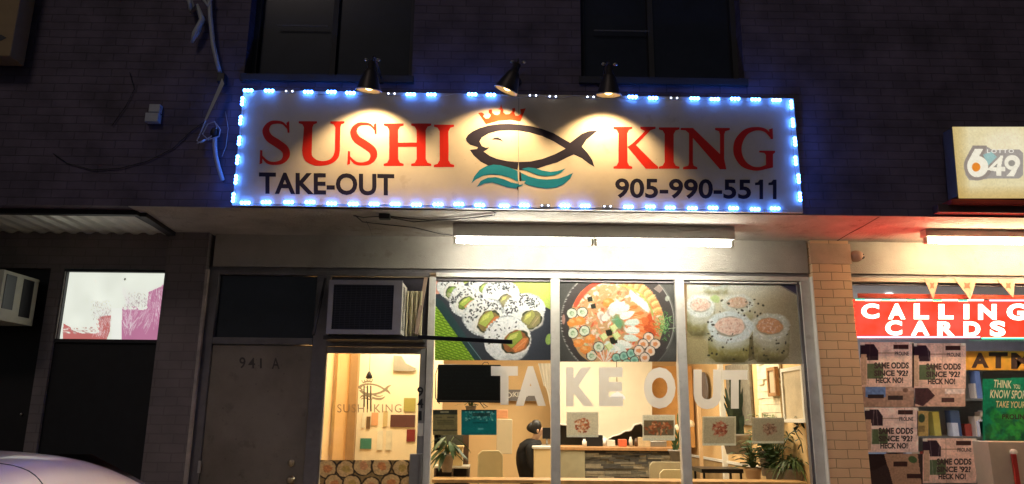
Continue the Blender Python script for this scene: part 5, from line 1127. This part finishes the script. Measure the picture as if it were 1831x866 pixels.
tag(m.build('stone_strip', M_stone), 'strip of rough white stones on the right wall behind the narrow frame', 'stone strip')
wallpatch(1296, 1338, 650, 760, 'slate_strip', ms[0], 'grey slate strip on the wall behind the tall snake plants', 'slate strip', .03)
def pframe(px0, px1, py0, py1, label, inner, X):
    a, b_ = atX(px0, py0, X), atX(px1, py0, X); c = atX(px0, py1, X); d = atX(px1, py1, X); z1, z0 = (a.z+b_.z)/2, (c.z+d.z)/2; y0, y1 = b_.y, a.y
    t = thing('picture_frame', (X, (y0+y1)/2, z0), label, 'picture frame'); w_ = .035
    m = MB()
    for q in ((y0, y0+w_, z0, z1), (y1-w_, y1, z0, z1), (y0+w_, y1-w_, z0, z0+w_), (y0+w_, y1-w_, z1-w_, z1)): m.box(X-.01, X+.03, q[0], q[1], q[2], q[3])
    m.build('frame', M_wood if inner else M_white, t, .003)
    m = MB(); m.box(X+.005, X+.01, y0+w_, y1-w_, z0+w_, z1-w_); m.build('picture', mat('picture_%d' % inner, (.62, .52, .36), .4, .25, 4), t)
pframe(1371, 1386, 657, 709, 'narrow wooden picture frame hanging on the white stones', 1, XW-.07)
pframe(1396, 1434, 657, 756, 'large pale framed picture nearest the right window frame', 0, XW-.06)
c = atX(1257, 695, XW-.05); m = MB(); m.lathe((XW-.03, c.y, c.z), (-1, 0, 0), [(0, .0), (0, .22), (.02, .22), (.025, .20), (.02, 0)], 28); tag(m.build('round_mirror', M_bronze), 'dark round mirror inside the letter U', 'mirror')
a = at(1290, 700, 2.6); m = MB(); m.box(a.x-.03, a.x+.03, 2.57, 2.63, .15, 2.7); tag(m.build('white_post', M_white, None, .003), 'slim white post between the letter U and the snake plants', 'post')
a = at(1251, 740, 2.9); m = MB(); m.box(a.x-.02, a.x+.02, 2.9, 2.94, .15, 2.1); tag(m.build('wood_post', mat('post_wood', (.72, .48, .26), .6)), 'thin wooden post left of the dark food photo card', 'post')
# bench along the right wall
t = thing('wall_bench', tuple(at(1300, 866, 2.0)), 'wooden bench with pale edge running along the right wall', 'bench')
m = MB(); zb_ = .98; P0, P1 = atZ(1228, 813, zb_), atZ(1405, 845, zb_)
m.bar((P0.x, P0.y, zb_), (P1.x, P1.y, zb_), .03, .03); m.build('pale_edge', M_white, t)
m = MB(); m.hexa([(P0.x, P0.y, zb_-.5), (P1.x, P1.y, zb_-.5), (P1.x, P1.y, zb_-.02), (P0.x, P0.y, zb_-.02)], [(XW-.01, P0.y+.3, zb_-.5), (XW-.01, P1.y+.02, zb_-.5), (XW-.01, P1.y+.02, zb_-.02), (XW-.01, P0.y+.3, zb_-.02)]); m.build('body', mat('bench_tan', (.45, .30, .14), .6, .2), t)
t = thing('dark_table', tuple(at(1290, 866, 1.2)), 'dark low table behind the third window pane', 'table')
x0, x1, z0, z1 = rect(1255, 839, 1330, 866, 1.2); m = MB(); m.box(x0, x1, 1.2, 1.6, z1-.04, z1); m.build('top', M_black, t)
for x in (x0+.02, x1-.03):
    for y in (1.22, 1.57): m = MB(); m.box(x, x+.02, y, y+.02, .15, z1-.041); m.build('leg', M_black, t)
# plants
def leafquad(m, p, d, L, w_, droop=.3, fold=.0):
    d = Vector(d).normalized(); s = d.cross(Vector((0, 0, 1)));
    if s.length < .1: s = Vector((1, 0, 0))
    s.normalize(); p = Vector(p); pts = []
    for t_, ww in ((0, .15), (.3, .9), (.6, 1.), (.85, .55), (1, .05)):
        c = p+d*L*t_+Vector((0, 0, -droop*L*t_*t_)); pts.append((c-s*w_*ww/2, c+s*w_*ww/2))
    vs = [v for q in pts for v in q]; m.add(vs, [(2*i, 2*i+1, 2*i+3, 2*i+2) for i in range(4)])
def pot(c, r, h_, m_, t):
    m = MB(); m.lathe(c, (0, 0, 1), [(0, 0), (0, r*.72), (h_*.85, r*.97), (h_*.86, r*1.06), (h_, r*1.06), (h_, r*.9), (h_*.9, r*.88), (h_*.9, 0)], 20); m.build('pot', m_, t)
def bushy(px, py, Y, r, n, L, label, pm, potr=.1, poth=.22, lw_=.05, mm=None, up=.4, arch=False):
    c = at(px, py, Y); t = thing('potted_plant', (c.x, c.y, c.z-poth), label, 'plant'); pot((c.x, c.y, c.z-poth), potr, poth, pm, t)
    m = MB(); st = MB()
    for i in range(n):
        a = rng.uniform(0, 6.28); e = rng.uniform(-.1, 1.4); hgt = rng.uniform(.0, r*1.6)
        if arch:
            d = Vector((math.cos(a), math.sin(a)*.7, rng.uniform(.5, 1.6))); leafquad(m, (c.x, c.y, c.z), d, L*rng.uniform(.7, 1.3), lw_, rng.uniform(.6, 1.2))
        else:
            p = Vector((c.x+math.cos(a)*r*rng.uniform(.1, 1)*.8, c.y+math.sin(a)*r*rng.uniform(.1, 1)*.6, c.z+hgt)); st.tube([(c.x, c.y, c.z-.02), ((c.x+p.x)/2, (c.y+p.y)/2, (c.z+p.z)/2+.03), p], .0035, 4)
            leafquad(m, p, (math.cos(a), math.sin(a)*.7, up), L*rng.uniform(.6, 1.2), lw_*rng.uniform(.7, 1.3), .5)
    m.build('leaves', mm or M_leaf, t)
    if st.v: st.build('stem', M_leaf2, t)
M_pot1 = mat('pot_peach', (.62, .42, .25), .6, .1); M_pot2 = mat('pot_grey', (.30, .27, .24), .7, .2)
bushy(1346, 836, .75, .15, 50, .13, 'plant with big heart leaves in a peach pot by the shelf', M_pot1, .075, .2, .085, None)
bushy(1384, 836, .7, .19, 110, .12, 'bushy dark plant in a grey pot, middle of the window corner plants', M_pot2, .09, .2, .05)
bushy(1418, 838, .55, .15, 130, .36, 'grassy plant with long arching leaves nearest the window corner', M_pot2, .10, .2, .016, M_leaf2, .4, True)
bushy(1372, 806, 1.0, .22, 110, .12, 'leafy plant standing behind the other window corner plants', M_pot2, .09, .24, .05, M_leaf2)
bushy(800, 812, .5, .10, 26, .16, 'small drooping dark plant in front of the low shelf', M_pot2, .06, .16, .045, None, -.3)
bushy(842, 726, .55, .12, 30, .10, 'leafy vine plant between the black panel and the teal flyer', M_pot2, .05, .1, .04, M_leaf)
t = thing('snake_plant', tuple(at(1318, 800, 2.0)), 'tall dark snake plants standing before the slate strip', 'plant')
pot(tuple(at(1318, 812, 2.0)), .16, .22, M_pot2, t); m = MB()
for i in range(17):
    a = at(rng.uniform(1304, 1332), 800, 2.0+rng.uniform(-.1, .1)); tp = at(rng.uniform(1293, 1338), rng.uniform(668, 745), 2.0+rng.uniform(-.15, .15)); s = Vector((.022, 0, 0)); md = (a+tp)/2+Vector((rng.uniform(-.02, .02), 0, 0))
    m.add([a-s*.7, a+s*.7, md+s*1.2, md-s*1.2, tp+s*.5, tp-s*.5, tp+(tp-md)*.12], [(0, 1, 2, 3), (3, 2, 4, 5), (5, 4, 6)])
m.build('leaves', mat('leaf_snake', (.022, .04, .022), .5, .5, 20), t)
# hanging vine by the right frame
t = thing('vine', tuple(at(1432, 770, .35)), 'dark climbing vine against the large pale framed picture', 'plant'); m = MB(); path = [at(x, y, .4) for x, y in ((1398, 830), (1400, 800), (1412, 776), (1424, 768), (1434, 750), (1436, 735), (1430, 745), (1422, 772), (1432, 790), (1436, 810))]
m.tube(path, .005, 5); m.build('stem', M_leaf, t); m = MB()
for i in range(46):
    k = rng.integers(len(path)-1); u = rng.uniform(); p = path[k]*(1-u)+path[k+1]*u; leafquad(m, p, (rng.uniform(-1, 1), rng.uniform(-.5, .5), rng.uniform(-.6, .8)), rng.uniform(.04, .075), .04, .3)
m.build('leaves', mat('leaf_vine', (.03, .05, .02), .5, .4, 20), t)
t = thing('floor_plant', tuple(at(1215, 800, 2.6)), 'dark upright plant behind the second mullion beside the counter', 'plant'); m = MB()
for i in range(26):
    c = at(rng.uniform(1204, 1222), rng.uniform(765, 815), 2.6); leafquad(m, c, (rng.uniform(-.4, .4), rng.uniform(-.3, .3), 1), rng.uniform(.10, .2), .05, .1)
m.build('leaves', M_leaf, t); pot(tuple(at(1214, 826, 2.6)), .12, .14, M_pot2, t)
for px, py, Y, r, lab in ((1232, 758, 3.4, .075, 'white paper lantern shade to the right of the second mullion'), (1212, 765, 3.4, .06, 'white paper lantern shade to the left of the second mullion')):
    c = at(px, py, Y); m = MB(); m.lathe(c, (0, 0, 1), [(-r*.5, r*.9), (0, r), (r*.5, r*.7), (r*.7, .02)], 14); tag(m.build('lantern_shade', mat('lantern', (.85, .75, .55), .6, .05)), lab, 'lantern')
# ------------------------------------------------------------------ behind the glazed door
YD = 1.5
m = MB(); x0, x1 = -1.80, at(790, 740, YD).x; m.box(x0, x1, YD, YD+.06, .15, 2.72); tag(m.build('partition_wall', M_wall_cr), 'cream partition wall covered with notices behind the glazed door', 'partition')
m = MB(); a, b_ = at(622, 740, YD-.08).x, at(636, 740, YD-.08).x; m.box(a, b_, YD-.1, YD-.001, .15, 2.72); tag(m.build('brown_post', mat('post_tan', (.34, .20, .08), .7, .1)), 'brown post standing behind the glazed door', 'post')
m = MB(); m.box(-1.75, a-.01, YD-.06, YD-.001, .15, 2.72); tag(m.build('peach_panel', M_wall_in), 'peach wall panel left of the brown post', 'panel')
arealight('entrance_light', (-1.2, .8, 2.70), .5, .5, 20, (1, .76, .46))
def note(px0, py0, px1, py1, col, lab, name='notice', m_=None, dep=.004, Y=YD-.01):
    return tag(rbox(px0, py0, px1, py1, Y, dep, name, m_ or mat('note_'+col, col, .6, .12, 12)), lab, 'notice')
note(593, 717, 603, 785, 'e8dcae', 'tall cream paper notice left of the brown post'), note(664, 738, 676, 761, 'd8a070', 'small orange picture card under the etched fish'), note(685, 735, 693, 763, 'c8b078', 'narrow beige card right of the orange picture card')
note(698, 742, 742, 764, '58322a', 'dark red board hanging on the right of the notice wall'); note(722, 712, 743, 736, 'a09448', 'olive green notice above the dark red board')
note(727, 768, 742, 790, '7a2420', 'small red pennant notice below the dark red board'); note(644, 784, 664, 803, '3e7c68', 'green square notice low on the notice wall'); note(674, 770, 684, 805, 'e6dfc4', 'tall white card right of the green square notice', 'notice'); note(690, 770, 700, 805, 'dfd6b8', 'slim white card right of the tall white card')
note(647, 738, 652, 765, 'e0d6b8', 'thin white strip of paper left of the orange card'); note(655, 745, 662, 767, '6a5030', 'thin brown picture between white strip and orange card')
m = MB(); P_ = [at(*q_, YD-.02) for q_ in ((704, 636), (718, 637), (726, 650), (744, 659), (740, 664), (703, 663))]; m.plate([(v.x, v.z) for v in P_], YD-.03, YD-.01); tag(m.build('fabric_shade', mat('shade_grey', (.30, .27, .20), .7, .2)), 'grey folded fabric shade at the top right of the notice wall', 'shade')
t = thing('wind_chime', tuple(at(660, 700, .8)), 'dark wind chime hanging behind the door above the etched name', 'wind chime')
m = MB(); c = at(660, 672, .8); m.lathe(c, (0, 0, 1), [(-.03, .02), (-.02, .035), (.02, .02), (.04, .01)], 10); m.tube([c, (c.x, c.y, 2.7)], .002, 4); m.build('cap', M_dark, t)
for i, x in enumerate((651, 657, 663)): m = MB(); a, b_ = at(x, 690, .8), at(x, 728+i*4, .8); m.tube([a, b_], .007, 7); m.tube([c, a], .0015, 4); m.build('chime_tube', M_dark, t)
# ------------------------------------------------------------------ parked car, lower left
car = thing('parked_car', (-2.35, -3.4, 0), 'pale pink beige car parked nose to the shops at lower left', 'car')
M_paint = mat('car_paint', (.92, .76, .69), .42, .04, 3, 0, 60, .35, .6)
cx0 = -2.50; y_r, y_f = -5.35, -.95
secs = [(-5.35, .62, .80), (-5.28, .88, .86), (-5.1, 1.02, .90), (-4.95, 1.12, .88), (-4.55, 1.285, .70), (-4.0, 1.345, .66), (-3.4, 1.355, .66), (-2.9, 1.30, .68), (-2.35, 1.05, .80), (-2.2, .98, .88), (-1.6, .92, .88), (-1.15, .82, .84), (-.98, .62, .76)]
ring = []
vs = []; fs = []
def sect(y, zt__, hw):
    full = .90; out = []
    for u, z in ((0, .30), (.7*full, .28), (.97*full, .34), (full, .55), (full*.985, .78), (.95*full if zt__ > .95 else hw, min(.90, zt__-.03)), (hw+.02, zt__-.10), (hw-.03, zt__-.035), (hw-.16, zt__-.010), (hw*.45, zt__), (0, zt__+.004)): out.append((u, z))
    return out
ks = len(sect(0, 1.3, .7))
for (y, zt__, hw) in secs:
    s = sect(y, zt__, hw if zt__ > .95 else .82)
    if y < -5.3 or y > -1.0: s = [(u*.93, z) for u, z in s]
    vs += [(cx0+u, y, z) for u, z in s]+[(cx0-u, y, z) for u, z in s[::-1]]
nr = 2*ks
for i in range(len(secs)-1):
    for k in range(nr-1): fs.append((i*nr+k, i*nr+k+1, (i+1)*nr+k+1, (i+1)*nr+k))
fs += [tuple(range(nr-1, -1, -1)), tuple(range((len(secs)-1)*nr, len(secs)*nr))]
m = MB(); m.add(vs, fs, True); bo = m.build('body', M_paint, car); sb = bo.modifiers.new('s', 'SUBSURF'); sb.levels = 2; sb.render_levels = 2
M_cg = mat('car_glass', (.012, .013, .015), .08, .1)
for s in (-1, 1):
    m = MB(); X = lambda z: cx0+s*(.935-.26*max(0, (z-.92)/.36)); P_ = [(y, z) for y, z in ((-4.75, .93), (-4.45, 1.15), (-3.0, 1.17), (-2.5, .93))]
    m.add([(X(z), y, z) for y, z in P_], [(0, 1, 2, 3)]); m.build('side_window', M_cg, car)
m = MB(); m.add([(cx0-.60, -5.06, 1.05), (cx0+.60, -5.06, 1.05), (cx0+.52, -4.66, 1.262), (cx0-.52, -4.66, 1.262)], [(0, 1, 2, 3)]); m.build('rear_window', M_cg, car)
m = MB(); m.add([(cx0-.62, -2.42, 1.12), (cx0+.62, -2.42, 1.12), (cx0+.54, -2.88, 1.30), (cx0-.54, -2.88, 1.30)], [(0, 1, 2, 3)]); m.build('windscreen', M_cg, car)
for y in (-4.55, -1.85):
    for s in (-1, 1):
        m = MB(); m.lathe((cx0+s*.72, y, .33), (s, 0, 0), [(0, .0), (0, .31), (.03, .33), (.17, .33), (.20, .30), (.20, .21)], 28); w_ = m.build('wheel', mat('tyre', (.02, .02, .02), .8), car)
        m = MB(); m.lathe((cx0+s*.72, y, .33), (s, 0, 0), [(.18, .215), (.195, .20), (.19, .06), (.2, .0)], 20); m.build('rim', M_steel, w_)
for s in (-1, 1):
    m = MB(); m.box(cx0+s*.80-.1, cx0+s*.80+.06, -5.36, -5.28, .72, .88); m.build('tail_light', mat('tail_red', (.35, .01, .01), .2), car, .02)
    m = MB(); m.box(cx0+s*.66-.14, cx0+s*.66+.12, -1.06, -.985, .60, .72); m.build('headlight', M_steel, car, .02)
# roof seam: dark rubber moulding laid on the body where the photo shows it
bpy.context.view_layer.update(); dg = bpy.context.evaluated_depsgraph_get(); ev = bo.evaluated_get(dg); inv = bo.matrix_world.inverted()
pts = []
for x, y in ((-40, 826), (-20, 827), (0, 829), (20, 832), (38, 837), (52, 843), (62, 850), (70, 858), (76, 866), (80, 876)):
    hit, loc, nor, _i = ev.ray_cast(inv @ CAM, (inv.to_3x3() @ ray(x, y)).normalized())
    if hit: pts.append(bo.matrix_world @ (loc+nor*.001))
if len(pts) > 2:
    m = MB(); m.tube(pts, .0035, 6); m.build('roof_seam', M_black, car)
